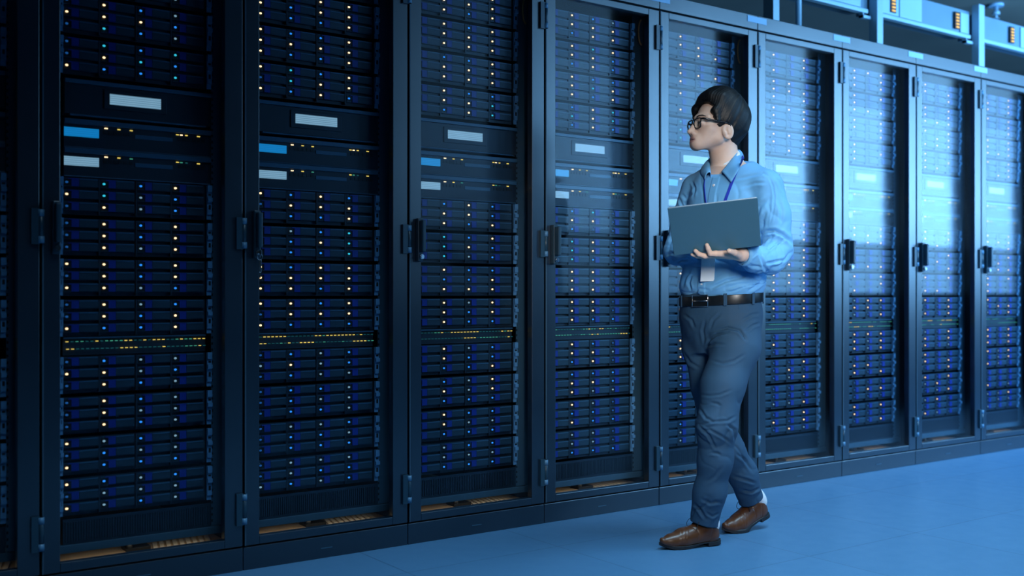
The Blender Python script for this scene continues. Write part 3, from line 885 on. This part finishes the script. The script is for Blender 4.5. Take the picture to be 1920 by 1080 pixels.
disp += creases(p, N, [
    ([(1427, 440), (1438, 434), (1453, 433), (1466, 439), (1479, 450), (1488, 459)], .0085, 3.2),
    ([(1428, 459), (1439, 446), (1457, 439)], .0055, 2.4), ([(1436, 470), (1452, 459), (1474, 447)], .0040, 2.2),
    ([(1435, 494), (1453, 491), (1471, 486)], .0050, 2.2), ([(1420, 468), (1427, 483), (1433, 501), (1441, 512)], .0060, 2.6),
    ([(1406, 484), (1417, 472), (1421, 466)], .0045, 2.2), ([(1446, 505), (1462, 497), (1478, 480)], .0040, 2.4),
    ([(1400, 494), (1412, 499), (1430, 500)], .0035, 2.4),
    ([(1335, 539), (1350, 532), (1361, 527), (1388, 520)], .0060, 2.6), ([(1360, 540), (1385, 533), (1410, 531)], .0035, 2.4),
    ([(1402, 545), (1418, 536), (1434, 522)], .0050, 2.6), ([(1410, 520), (1425, 526), (1436, 515)], .0045, 2.4),
    ([(1280, 538), (1285, 521), (1294, 506)], .0050, 2.6), ([(1296, 545), (1292, 530), (1297, 515)], .0035, 2.2),
    ([(1303, 548), (1312, 541), (1330, 543)], .0035, 2.0),
    ([(1443, 333), (1450, 350), (1452, 368), (1450, 394), (1444, 420)], .0030, 1.6),
    ([(1455, 332), (1463, 344), (1470, 362)], .0035, 2.6), ([(1460, 372), (1466, 395), (1464, 420)], .0040, 3.2),
    ([(1376, 337), (1402, 331), (1430, 324), (1442, 329)], .0030, 2.6), ([(1390, 352), (1415, 343), (1436, 342)], .0028, 2.6),
    ([(1440, 372), (1425, 388), (1420, 410)], .0042, 3.2), ([(1437, 395), (1430, 412), (1429, 430)], .0040, 2.8),
    ([(1278, 364), (1287, 373), (1305, 357)], .0035, 2.4), ([(1274, 372), (1280, 388), (1287, 393)], .0035, 2.2),
    ([(1297, 340), (1303, 352), (1300, 372)], .0030, 2.0),
    ([(1246, 462), (1256, 455), (1262, 440)], .0045, 2.4), ([(1246, 480), (1258, 474), (1272, 478)], .0045, 2.4), ([(1262, 498), (1276, 488), (1292, 488)], .0040, 2.2),
    ([(1345, 365), (1343, 385), (1344, 400)], .0016, 1.8)])
# placket: a raised strip down the front edge
fr = np.array([-math.sin(TORSO_YAW), -math.cos(TORSO_YAW), 0]); lt = np.array([math.cos(TORSO_YAW), -math.sin(TORSO_YAW), 0])
zz = V[:,2]; zc = np.array([r[0][2] for r in TROWS]); cxs = np.interp(zz, zc, [r[0][0] for r in TROWS]); cys = np.interp(zz, zc, [r[0][1] for r in TROWS])
lat = (V[:,0]-cxs)*lt[0] + (V[:,1]-cys)*lt[1]; fro = (V[:,0]-cxs)*fr[0] + (V[:,1]-cys)*fr[1]
strip = (fro > .05) & (zz < at(1338, 330, -.1)[2])
disp += np.where(strip, .0022*np.clip((.018 - np.abs(lat-.004))/.004, 0, 1), 0)
# shoulder seam of the near sleeve
V = V + N*disp[:,None]
shirt = part('shirt', V, Fc, M['shirt'])

def surf(fn, px, py, off=.004, b0=-.45, b1=.35):
    bs = np.linspace(b0, b1, 400); pts = np.stack([at(px, py, b) for b in bs])
    i = np.argmax(fn(pts) < 0)
    return at(px, py, bs[i] - off)

# collar: folded band, open at the throat, two pointed leaves
CN = at(1368, 312, .028)
def spline(keys, n):
    K = [A3(k_) for k_ in keys]; K = [2*K[0]-K[1]] + K + [2*K[-1]-K[-2]]; out = []
    m = len(K)-3
    for i in range(n):
        t = i/(n-1)*m; j = min(int(t), m-1); u_ = t-j
        p0, p1, p2, p3 = K[j:j+4]
        out.append(.5*((2*p1) + (-p0+p2)*u_ + (2*p0-5*p1+4*p2-p3)*u_**2 + (-p0+3*p1-3*p2+p3)*u_**3))
    return out
def on_shirt(px, py, off): return surf(shirt_sdf, px, py, off)
top_k = [at(1353, 322, -.062), at(1369, 302, -.036), at(1382, 283, .020), at(1380, 281, .075), at(1362, 283, .100), at(1341, 291, .080), at(1330, 304, .035), at(1331, 323, -.040)]
out_k = [on_shirt(1371, 342, .010), on_shirt(1385, 318, .009), at(1393.5, 297.5, .030), at(1390, 296, .105), at(1362, 298, .135), at(1332, 306, .105), at(1313, 321, .045), on_shirt(1322, 337, .010)]
T_, O_ = spline(top_k, 57), spline(out_k, 57)
vs, fs = [], []
for i in range(57):
    t_, o_ = T_[i], O_[i]
    ctr = A3([CN[0], CN[1], t_[2]]); rad_ = (t_-ctr); rad_ = rad_/np.linalg.norm(rad_)
    bul = rad_*.007 + A3([0, 0, .004])
    for w_, bb in ((0, 0), (.12, .75), (.35, 1), (.65, .8), (.88, .4), (1, 0)):
        vs.append(t_*(1-w_) + o_*w_ + bul*bb)
    vs.append(t_ - rad_*.004 - A3([0, 0, .004])); vs.append(t_ - rad_*.002 - A3([0, 0, .030]))
order = [7, 6, 0, 1, 2, 3, 4, 5]; n = 8
for i in range(56):
    for j in range(7): fs.append((i*n+order[j], (i+1)*n+order[j], (i+1)*n+order[j+1], i*n+order[j+1]))
c = MB().add(vs, fs, 0, True).build('collar', M['shirt'], man)
so = c.modifiers.new('thick', 'SOLIDIFY'); so.thickness = .0022; so.offset = 0
# undershirt at the throat
def tee_sdf(p):
    d = rcone(p, at(1362, 302, .02), at(1369, 325, .03), .0595, .068)
    d = smax(d, (p - at(1340, 319, -.05)) @ A3([-.40, -.45, .80]), .004)
    return d
V, Fc, N = nets(tee_sdf, CN - A3([.10, .10, .07]), CN + A3([.10, .10, .07]), .003)
part('undershirt', V, Fc, M['tee'])
# buttons, pocket
for i, (px, py) in enumerate(((1338.5, 347.5), (1331, 400), (1322, 455), (1316, 533.5))):
    c = surf(shirt_sdf, px, py, .0035)
    MB().tube([c + fr*-.002, c + fr*.0025], [.0052, .0046], 16).build('button', M['button'], man)
# cuffs
for nm, w, axis, rad in (('cuff', at(1395, 479, -.286), A3([-.62, -.78, .02]), .0375), ('cuff', at(1310, 470.5, -.076), A3([.25, -.96, .05]), .037)):
    ax = axis/np.linalg.norm(axis)
    MB().tube([w - ax*.050, w - ax*.030, w - ax*.004, w + ax*.006, w + ax*.006, w - ax*.004], [rad+.004, rad+.0035, rad+.001, rad-.001, rad-.007, rad-.008], 28, caps=False).build(nm, M['shirt'], man)

# ---- trousers
PELV_YAW = R(35)
def trouser_sdf(p):
    d = stack(p, [(at(1351, 662, 0), .120, .085), (at(1350, 625, 0), .150, .112), (at(1350, 600, 0), .160, .124), (at(1351, 572, 0), .160, .121), (at(1351, 549, 0), .158, .117)], PELV_YAW)
    l = chain(p, [(at(1388, 592, -.045), .080), (at(1379, 650, -.08), .088), (at(1355, 722, -.13), .077), (at(1343, 800, -.165), .069), (at(1341, 862, -.158), .0600), (at(1331, 922, -.148), .0560), (at(1318, 990, -.140), .0520)], .03)
    l = smax(l, (p - at(1319, 981, -.14)) @ A3([-.22, -.0, -.97]), .002)
    r = chain(p, [(at(1314, 592, .045), .078), (at(1318, 650, .06), .076), (at(1331, 720, .045), .070), (at(1342, 790, .025), .064), (at(1366, 842, .055), .057), (at(1392, 886, .11), .0535), (at(1411, 945, .165), .0500)], .03)
    r = smax(r, (p - at(1409, 934, .165)) @ A3([.35, .35, -.87]), .002)
    d = smin(d, l, .022); d = smin(d, r, .016)
    return d
V, Fc, N = nets(trouser_sdf, (-.22, -.30, .06), (.24, .30, .97), .0034)
p = V.astype(np.float32); disp = .0014*vnoise(p*A3([1, 1, .4]), 12, 21) + .0007*vnoise(p*A3([1, 1, .6]), 34, 22)
disp += folds(at(1326, 648, -.06), .075, (-.35, 0, .94), 125, .0080, 23, .8)
disp += folds(at(1365, 630, -.14), .075, (-.25, 0, .97), 95, .0050, 24)
disp += folds(at(1345, 815, -.20), .075, (.25, 0, .97), 105, .0070, 25, 1.1)
disp += folds(at(1360, 770, -.18), .070, (-.2, 0, .98), 85, .0045, 26)
disp += folds(at(1320, 955, -.18), .060, (-.35, 0, .94), 120, .0065, 27, 1.0)
disp += folds(at(1402, 905, .12), .065, (.4, 0, .9), 115, .0060, 28, 1.0)
disp += folds(at(1375, 850, .03), .06, (.5, 0, .86), 105, .0050, 29)
disp += creases(p, N, [
    ([(1344, 621), (1365, 615), (1386, 620), (1399, 637)], .0055, 2.6), ([(1325, 651), (1331, 637), (1344, 628), (1366, 623)], .0060, 2.4),
    ([(1326, 650), (1341, 645), (1360, 645)], .0040, 2.2), ([(1331, 675), (1355, 681), (1376, 677), (1396, 664)], .0028, 2.4),
    ([(1312, 740), (1331, 742), (1350, 740), (1372, 731)], .0024, 2.2), ([(1329, 754), (1344, 756), (1352, 761)], .0022, 2.2),
    ([(1311, 765), (1324, 784), (1340, 792)], .0036, 2.4), ([(1312, 797), (1337, 790), (1365, 789), (1378, 780)], .0036, 2.4),
    ([(1308, 796), (1329, 816), (1342, 842)], .0045, 2.4), ([(1311, 808), (1331, 806), (1355, 819), (1373, 832)], .0032, 2.4),
    ([(1329, 850), (1344, 849), (1352, 853)], .0035, 2.2), ([(1364, 795), (1376, 806), (1377, 828)], .0050, 2.6),
    ([(1303, 944), (1314, 958), (1323, 973)], .0055, 2.6), ([(1315, 935), (1332, 944), (1350, 940)], .0035, 2.6), ([(1322, 905), (1340, 893), (1352, 876)], .0028, 3.0),
    ([(1322, 960), (1336, 968), (1347, 962)], .0035, 2.2),
    ([(1373, 892), (1400, 900), (1415, 905)], .0045, 2.4), ([(1390, 918), (1408, 922), (1424, 915)], .0050, 2.4), ([(1380, 850), (1396, 862), (1412, 885)], .0040, 2.6),
    ([(1352, 588), (1338, 600), (1331, 618)], .0030, 2.4), ([(1323, 600), (1318, 620), (1321, 645)], .0030, 2.4), ([(1392, 600), (1410, 590), (1424, 588)], .0032, 2.2), ([(1396, 622), (1412, 610), (1425, 606)], .0035, 2.2),
    ([(1283, 590), (1297, 600), (1303, 615)], .0030, 2.4), ([(1281, 660), (1293, 680), (1312, 690)], .0030, 2.6)])
V = V + N*disp[:,None]
part('trousers', V, Fc, M['trousers'])
# fly, pocket slit and loops, belt
wr = at(1351, 561, 0)
pf = np.array([-math.sin(PELV_YAW), -math.cos(PELV_YAW), 0]); pl = np.array([math.cos(PELV_YAW), -math.sin(PELV_YAW), 0])
def waist(deg, z, out=0):
    a = R(deg); w_, d_ = .1615 + out, .1215 + out; ex = 2/2.25
    x = w_*math.copysign(abs(math.sin(a))**ex, math.sin(a)); y = d_*math.copysign(abs(math.cos(a))**ex, math.cos(a))
    o_ = pl*x + pf*y
    return np.array([wr[0], wr[1], wr[2]]) + o_ + np.array([0, 0, z + .045*o_[0]])
vs, fs = [], []; nb = 96
prof = [(0, -.018), (.0045, -.018), (.0050, -.016), (.0050, .016), (.0045, .018), (0, .018)]
for i in range(nb):
    for o_, z_ in prof: vs.append(waist(i*360/nb, z_ + .004*math.cos(R(i*360/nb)) * -1, o_))
for i in range(nb):
    for j in range(6): fs.append((i*6+j, ((i+1)%nb)*6+j, ((i+1)%nb)*6+(j+1)%6, i*6+(j+1)%6))
belt = MB().add(vs, fs, 0, False).build('belt', M['leather'], man)
for f_ in belt.data.polygons: f_.use_smooth = True
bk = MB()
def loop(d0, d1, z0, z1, out, rad, m_, name, par):
    pts = [waist(d0, z0, out), waist((d0+d1)/2, z0, out), waist(d1, z0, out), waist(d1, 0, out), waist(d1, z1, out), waist((d0+d1)/2, z1, out), waist(d0, z1, out), waist(d0, 0, out), waist(d0, z0, out)]
    return MB().tube(pts, rad, 8).build(name, m_, par)
loop(-11, 9, -.024, .018, .008, .0022, M['buckle'], 'buckle', belt)
MB().tube([waist(9, -.003, .008), waist(0, -.003, .010), waist(-9, -.003, .0085)], .0018, 8).build('buckle_prong', M['buckle'], belt)
for dg in (-38, 33, 80, 128, -80, -128, 180):
    l_ = MB()
    for a0 in (dg-2.4, dg+2.4): pass
    l_.add([waist(dg-2.6, -.024, .0055), waist(dg+2.6, -.024, .0055), waist(dg+2.6, .021, .0055), waist(dg-2.6, .021, .0055),
            waist(dg-2.6, -.024, .0080), waist(dg+2.6, -.024, .0080), waist(dg+2.6, .021, .0080), waist(dg-2.6, .021, .0080)],
           [(0,1,2,3), (4,5,6,7), (0,1,5,4), (1,2,6,5), (2,3,7,6), (3,0,4,7)])
    l_.build('belt_loop', M['trousers'], man, .001)
def line_on(fn, pts, off=.001):
    out = []
    for (x0, y0), (x1, y1) in zip(pts[:-1], pts[1:]):
        for t in np.linspace(0, 1, 6)[:-1]: out.append(surf(fn, x0+(x1-x0)*t, y0+(y1-y0)*t, off))
    out.append(surf(fn, *pts[-1], off)); return out
MB().tube(line_on(trouser_sdf, [(1385, 572), (1386, 595), (1391, 618), (1397, 636)], .0), .0016, 6).build('pocket_seam', M['trousers'], man)
MB().tube(line_on(trouser_sdf, [(1309, 580), (1306, 605), (1311, 632), (1322, 646)], -.0008), .0014, 6).build('fly_seam', M['trousers'], man)

# ---- shoes
def shoe(origin, yaw, pitch, name):
    """x forward from the heel, z up; the heel part turns by pitch about the toe joint"""
    Fx = np.array([-math.cos(yaw), -math.sin(yaw), 0]); Ly = np.array([math.sin(yaw), -math.cos(yaw), 0]) * -1
    Ly = np.cross([0, 0, 1], Fx)
    B = np.stack([Fx, Ly, np.array([0, 0, 1.0])], 1).astype(np.float32); O = A3(origin)   # origin: ground under the toe joint
    JX = .180; SC = .93; cp, sp = math.cos(pitch), math.sin(pitch)
    def loc(p): 
        q = (p - O) @ B / SC; q[:,0] += JX; return q
    def rear(q):
        x, z = q[:,0]-JX, q[:,2] - .0
        return np.stack([x*cp - z*sp + JX, q[:,1], x*sp + z*cp], 1)
    def P(x, y, z, back):
        if back:
            xx, zz_ = x-JX, z
            x, z = xx*cp + zz_*sp + JX, -xx*sp + zz_*cp
        return O + B @ A3([x-JX, y, z])*SC
    spring = lambda q: np.clip(q[:,0]-.20, 0, 1)**2*3.2
    def upper(p):
        q = loc(p); k = rear(q); f = q.copy(); f[:,2] -= spring(q)
        d = rcone(k, (.036, 0, .040), (.042, 0, .078), .0315, .0310)
        d = smin(d, rcone(k, (.060, 0, .066), (.170, -.002, .038), .0370, .0330), .02)
        d = smin(d, rcone(k, (.050, 0, .034), (.165, -.004, .032), .0330, .0390), .02)
        d = smax(d, .016 - k[:,2], .003)
        d = smax(d, (k - A3([.052, 0, .083])) @ A3([-.38, 0, .925]) - .002, .004)
        t = rcone(f, (.170, -.004, .034), (.218, -.002, .026), .0385, .0300)
        t = smin(t, rcone(f, (.215, -.002, .026), (.258, .004, .020), .0290, .0170), .015)
        t = smax(t, .0095 - f[:,2], .003)
        d = smin(d, t, .012)
        return d*SC
    lo = O - A3([.30, .30, .02]); hi = O + A3([.30, .30, .20])
    V, Fc, N = nets(upper, lo, hi, .0028)
    q = loc(V.astype(np.float32)); k = rear(q)
    # vamp seam and toe-joint creases
    dsp = -.0016*np.exp(-((q[:,0]-.150+.9*np.abs(q[:,1]))/.0028)**2)*(k[:,2] > .03)
    dsp += -.0014*np.exp(-((np.sin((q[:,0]-.172)*190 + 2*vnoise(q, 30, 4)))/.35)**2)*np.exp(-((q[:,0]-.178)/.02)**2)*(q[:,2] > .03)
    dsp += -.0012*np.exp(-((k[:,0]-.058+.25*(k[:,2]-.05))/.0025)**2)*(k[:,2] < .075)
    V = V + N*dsp[:,None]
    u = part(name, V, Fc, M['brown'])
    # sole and heel
    vs, fs = [], []; out = []
    for i in range(40):
        a = 2*math.pi*i/40; cx = math.cos(a)
        x = .135 + .141*cx
        wdt = np.interp(x, [-.006, .02, .06, .11, .17, .21, .25, .276], [.012, .033, .034, .033, .043, .0395, .025, .006])
        y = wdt*(1 if math.sin(a) >= 0 else -1)*min(1, abs(math.sin(a))*1.25) - (.004 if x > .12 else 0)
        out.append((x, y))
    for top in (0, 1):
        for x, y in out:
            z = (.018 if top else .0125) if x < .150 else ((.0125 if top else .0))
            if x >= .150: z += max(0, x-.20)**2*3.2
            elif not top: z = .0125*np.clip((.150-x)/.05, 0, 1)
            else: z = .0125 + .0055*np.clip((.150-x)/.05, 0, 1)
            if x < .150: vs.append(P(x, y, z, True))
            else: vs.append(P(x, y, z, False))
    m = len(out)
    fs = [tuple(range(m-1, -1, -1)), tuple(range(m, 2*m))] + [(i, (i+1) % m, m+(i+1) % m, m+i) for i in range(m)]
    sm = MB().add(vs, fs)
    hv = []
    for zt in (0.0, .0150):
        for i in range(20):
            a = math.pi*.5 + math.pi*i/19
            hv.append(P(.036 + .038*math.cos(a), .0335*math.sin(a), zt, True))
        hv.append(P(.070, -.034, zt, True)); hv.append(P(.070, .034, zt, True))
    sm.add(hv, [tuple(range(21, -1, -1)), tuple(range(22, 44))] + [(i, (i+1) % 22, 22+(i+1) % 22, 22+i) for i in range(22)])
    sm.build('sole', M['sole'], u, .001)
    # tongue line and laces
    lc = MB()
    for i in range(4):
        x = .098 + i*.017; z = .1015 - i*.0125
        lc.tube([P(x-.002, -.019, z-.006, True), P(x, -.009, z+.001, True), P(x+.001, 0, z+.0025, True), P(x, .009, z+.001, True), P(x-.002, .019, z-.006, True)], .0017, 6)
    for sg in (1, -1):
        lc.tube(spline([P(.094, 0, .1040, True), P(.100, sg*.014, .110, True), P(.114, sg*.034, .103, True), P(.126, sg*.040, .084, True), P(.122, sg*.030, .074, True), P(.104, sg*.010, .098, True)], 26), .0011, 6)
    lc.build('laces', M['lace'], u)
    ank = P(.045, 0, .06, True)
    return u, ank, P
fo = at(1289, 1032, -.19); fo[2] = 0
shoe_l, ankL, PL = shoe((at(1276, 1031, -.195)[0], -.195, 0.0), R(33), R(1.5), 'shoe')
shoe_r, ankR, PR = shoe((at(1385, 996, .125)[0], .120, 0.0), R(44), R(17), 'shoe')
def sock(a, top):
    f = lambda p: chain(p, [(a, .0290), (a*.65 + A3(top)*.35, .0290), (top, .0340)], .02)
    lo = np.minimum(a, top) - .06; hi = np.maximum(a, top) + .06
    V, Fc, N = nets(f, lo, hi, .004); part('sock', V, Fc, M['sock'])
sock(A3(PL(.034, 0, .075, True)), at(1325, 965, -.135)); sock(A3(PR(.028, 0, .072, True)), at(1412, 922, .168))

# ---- glasses
gl = MB()
def rrect(cy, hw, hh, x, z0, tilt=0, n=40):
    out = []
    for i in range(n+1):
        a = 2*math.pi*i/n; ex = .62
        y = hw*math.copysign(abs(math.cos(a))**ex, math.cos(a)); z = hh*math.copysign(abs(math.sin(a))**ex, math.sin(a))
        out.append((x - .10*abs(cy + y) - .006*(z<0)*abs(z)/hh, cy + y*(1.0 if z > 0 else .93), z0 + z))
    return out
GX = .1075
for sg in (1, -1): gl.tube([H(*p_) for p_ in rrect(.0325*sg, .0245, .0188, GX, -.0045)], .0026, 8)
gl.tube([H(GX-.001, -.009, .006), H(GX+.0015, 0, .0085), H(GX-.001, .009, .006)], .0022, 8)
for sg in (1, -1):
    gl.tube([H(GX-.006, .056*sg, .010), H(GX-.012, .066*sg, .010), H(GX-.022, .0715*sg, .0095), H(.040, .0775*sg, .0085), H(.010, .0800*sg, .0100), H(-.008, .0825*sg, .006), H(-.018, .0815*sg, -.014)],
            [(.0024, .0036), (.0022, .0042), (.0020, .0042), (.0017, .0034), (.0016, .0028), (.0016, .0026), (.0014, .0022)], 10)
gls = gl.build('glasses', M['specs'], man)
for sg in (1, -1):
    pts = rrect(.0325*sg, .0238, .0180, GX, -.0045)[:-1]
    m_ = MB(); nn = len(pts)
    m_.add([H(x, y, z) for x, y, z in pts] + [H(x+.0015, y, z) for x, y, z in pts],
           [tuple(range(nn)), tuple(range(nn, 2*nn))] + [(i, (i+1) % nn, nn+(i+1) % nn, nn+i) for i in range(nn)])
    m_.build('lens', M['lens'], gls)

# ---- lanyard with its card (hangs from his neck)
bd = empty('id_badge', PBASE, -ANG)
tag(bd, 'blank pale id badge on a blue lanyard around the man\'s neck', 'badge')
def ribbon(pts, w, name, parent, nrm):
    b = MB(); vs, fs = [], []
    pts = [A3(p_) for p_ in pts]
    for i, p_ in enumerate(pts):
        t = pts[min(i+1, len(pts)-1)] - pts[max(i-1, 0)]; t = t/np.linalg.norm(t)
        nv = A3(nrm(i)); sd = np.cross(t, nv); sd = sd/np.linalg.norm(sd)*w/2; nv = nv/np.linalg.norm(nv)*.0008
        vs += [p_-sd-nv, p_+sd-nv, p_+sd+nv, p_-sd+nv]
    for i in range(len(pts)-1):
        for j in range(4): fs.append((i*4+j, i*4+(j+1)%4, (i+1)*4+(j+1)%4, (i+1)*4+j))
    fs += [(0,1,2,3), tuple(len(vs)-4+k for k in range(4))]
    return b.add(vs, fs, 0, False).build(name, M['strap'], parent)
near = [(1393, 297), (1388, 309), (1380, 325), (1371, 345), (1363, 367), (1354, 392), (1345, 425), (1335, 458)]
far = [(1321, 335), (1320, 350), (1322, 370), (1325, 392), (1328, 425), (1330, 458)]
pn = [surf(shirt_sdf, x, y, .012 if y < 340 else .0075) for x, y in near]
pfar = [surf(shirt_sdf, x, y, .0085) for x, y in far]
back = [at(1391.5, 293, .085), at(1372, 292, .150), CN + A3([-.03, .07, .045]), pfar[0] + A3([-.012, .04, .012])]
ribbon(back[1::-1] + pn + [surf(shirt_sdf, 1328, 480, .014)], .0105, 'lanyard', bd, lambda i: fr*1.0 + lt*.2)
ribbon([back[2], back[3]] + pfar + [surf(shirt_sdf, 1328, 480, .014)], .0065, 'lanyard', bd, lambda i: fr*1.0 - lt*.3)
cb = surf(shirt_sdf, 1327, 520, .012)[1]
c4 = [at(1315.5, 481, cb), at(1341.5, 481, cb - .006), at(1339, 527, cb - .006), at(1313, 528, cb)]
th = A3([.1, .003, 0])*.6
cm = MB().add([c - A3([0, .0008, 0]) for c in c4] + [c + A3([0, .0008, 0]) for c in c4], [(0,1,2,3), (4,5,6,7), (0,1,5,4), (1,2,6,5), (2,3,7,6), (3,0,4,7)])
cm.build('badge_card', M['card'], bd, .0006)
cc = sum(c4)/4
MB().tube([surf(shirt_sdf, 1328, 478, .014), (c4[0]+c4[1])/2], .002, 8).build('badge_clip', M['buckle'], bd)

# ---- laptop (held on his left hand)
lp = empty('laptop', PBASE, -ANG)
tag(lp, 'open dark grey laptop held in the man\'s left hand', 'laptop')
BL, BR = at(1264, 479, -.352), at(1427, 461, -.352)
u = BR - BL; LWID = float(np.linalg.norm(u)); u = u/LWID
LEAN = R(41)
v = A3([0, -math.sin(LEAN), math.cos(LEAN)]); v = v - u*(v @ u); v /= np.linalg.norm(v)
nv = np.cross(u, v); nv = nv/np.linalg.norm(nv)
if nv[1] > 0: nv = -nv                                      # towards the viewer
LH = .212
def slab(o, du, dv, dn, a0, a1, b0, b1, t0, t1, m_, name, par, bevel, mats=None):
    c = [o + du*a + dv*b + dn*t for t in (t0, t1) for b in (b0, b1) for a in (a0, a1)]
    return MB().add(c, [(0,2,3,1),(4,5,7,6),(0,1,5,4),(2,6,7,3),(0,4,6,2),(1,3,7,5)]).build(name, m_, par, bevel, 3)
lid = slab(BL, u, v, nv, 0, LWID, .004, LH, 0, .0055, M['laptop'], 'lid', lp, .0020)
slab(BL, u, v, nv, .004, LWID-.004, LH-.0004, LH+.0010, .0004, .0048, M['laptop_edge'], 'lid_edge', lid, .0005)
slab(BL, u, v, nv, .008, LWID-.008, .014, LH-.008, -.0008, 0, M['black'], 'screen', lid, 0)
bdv = A3([0, math.cos(R(3)), math.sin(R(3))]); bdv = bdv - u*(bdv @ u); bdv /= np.linalg.norm(bdv); bn = np.cross(bdv, u); bn = bn if bn[2] > 0 else -bn
base = slab(BL, u, bdv, bn, 0, LWID, .002, .200, .001, .0135, M['laptop'], 'base', lp, .0025)
slab(BL, u, bdv, bn, .020, LWID-.020, .030, .120, .0133, .0145, M['black'], 'keyboard', base, .0004)
MB().tube([BL + u*.03 + bn*.006, BL + u*(LWID-.03) + bn*.006], .0045, 12).build('hinge', M['black'], lp)
print('laptop', LWID, [BL + v*LH, BR + v*LH])

# ------------------------------------------------------------------ camera
CAM = Vector((-.70660, -3.44509, .935)); HEAD = R(35.547)
cd = bpy.data.cameras.new('camera'); cam = bpy.data.objects.new('camera', cd); COL.objects.link(cam)
cam.location = CAM; cam.rotation_euler = (R(90), 0, -HEAD)
cd.sensor_width = 36; cd.lens = 1989/1920*36; cd.shift_y = 12/1920; cd.clip_end = 60
scene.camera = cam

# ------------------------------------------------------------------ light
def area(name, loc, aim, size, power, col, spread=180, sy=None):
    l = bpy.data.lights.new(name, 'AREA'); l.energy = power; l.color = col; l.size = size
    if sy: l.shape = 'RECTANGLE'; l.size_y = sy
    l.spread = R(spread)
    o = bpy.data.objects.new(name, l); COL.objects.link(o); o.location = loc
    o.rotation_euler = (Vector(aim) - Vector(loc)).to_track_quat('-Z', 'Y').to_euler()
    return o
# unseen lights added across the aisle for the blue sheen in the doors
for k, g in zip(range(3, 10), (.06, .25, .60, 1.0, 1.15, 1.15, .9)):
    xl = (k-1)*W
    xa, xb = [x*1.69666 + .49227 for x in (xl - .005, xl + .368)]
    for z0, z1, gz in ((.95, 1.40, .35), (1.40, 2.05, 1.0), (2.05, 2.60, .75), (2.60, 3.15, .50)):
        area('sheen_light', ((xa+xb)/2, -2.4, (z0+z1)/2), ((xa+xb)/2, 0, (z0+z1)/2), xb-xa, 44*g*gz*(z1-z0)/.7, (.22, .54, .96), 138, z1-z0)
area('ceiling_lamp', (2.6, -1.9, 3.2), (2.6, -1.7, 0), 5.6, 78, (.44, .74, 1), 90, .6)
sp = bpy.data.lights.new('front_fill_spot', 'SPOT'); sp.energy = 400; sp.color = (.98, .97, .96); sp.spot_size = R(31); sp.spot_blend = .8; sp.shadow_soft_size = .5  # unseen fill light added from the camera side to brighten the man
so_ = bpy.data.objects.new('front_fill_spot', sp); COL.objects.link(so_); so_.location = (.55, -3.5, 1.85)
so_.rotation_euler = (Vector((2.30, -.65, 1.0)) - so_.location).to_track_quat('-Z', 'Y').to_euler()
w = bpy.data.worlds.new('world'); scene.world = w; w.use_nodes = True
bg = w.node_tree.nodes['Background']; bg.inputs['Color'].default_value = (.12, .30, .55, 1); bg.inputs['Strength'].default_value = .015

for k in range(NCAB):
    area('cabinet_floor_lamp', ((k-1)*W + .32, .118, .117), ((k-1)*W + .32, .20, .07), .46, .06, (1, .84, .64), 170, .012)
cd.dof.use_dof = True; cd.dof.focus_distance = 4.08; cd.dof.aperture_fstop = 1.8
vs = scene.view_settings
vs.view_transform = 'Standard'; vs.look = 'None'; vs.gamma = 1; vs.exposure = 0; vs.use_curve_mapping = False
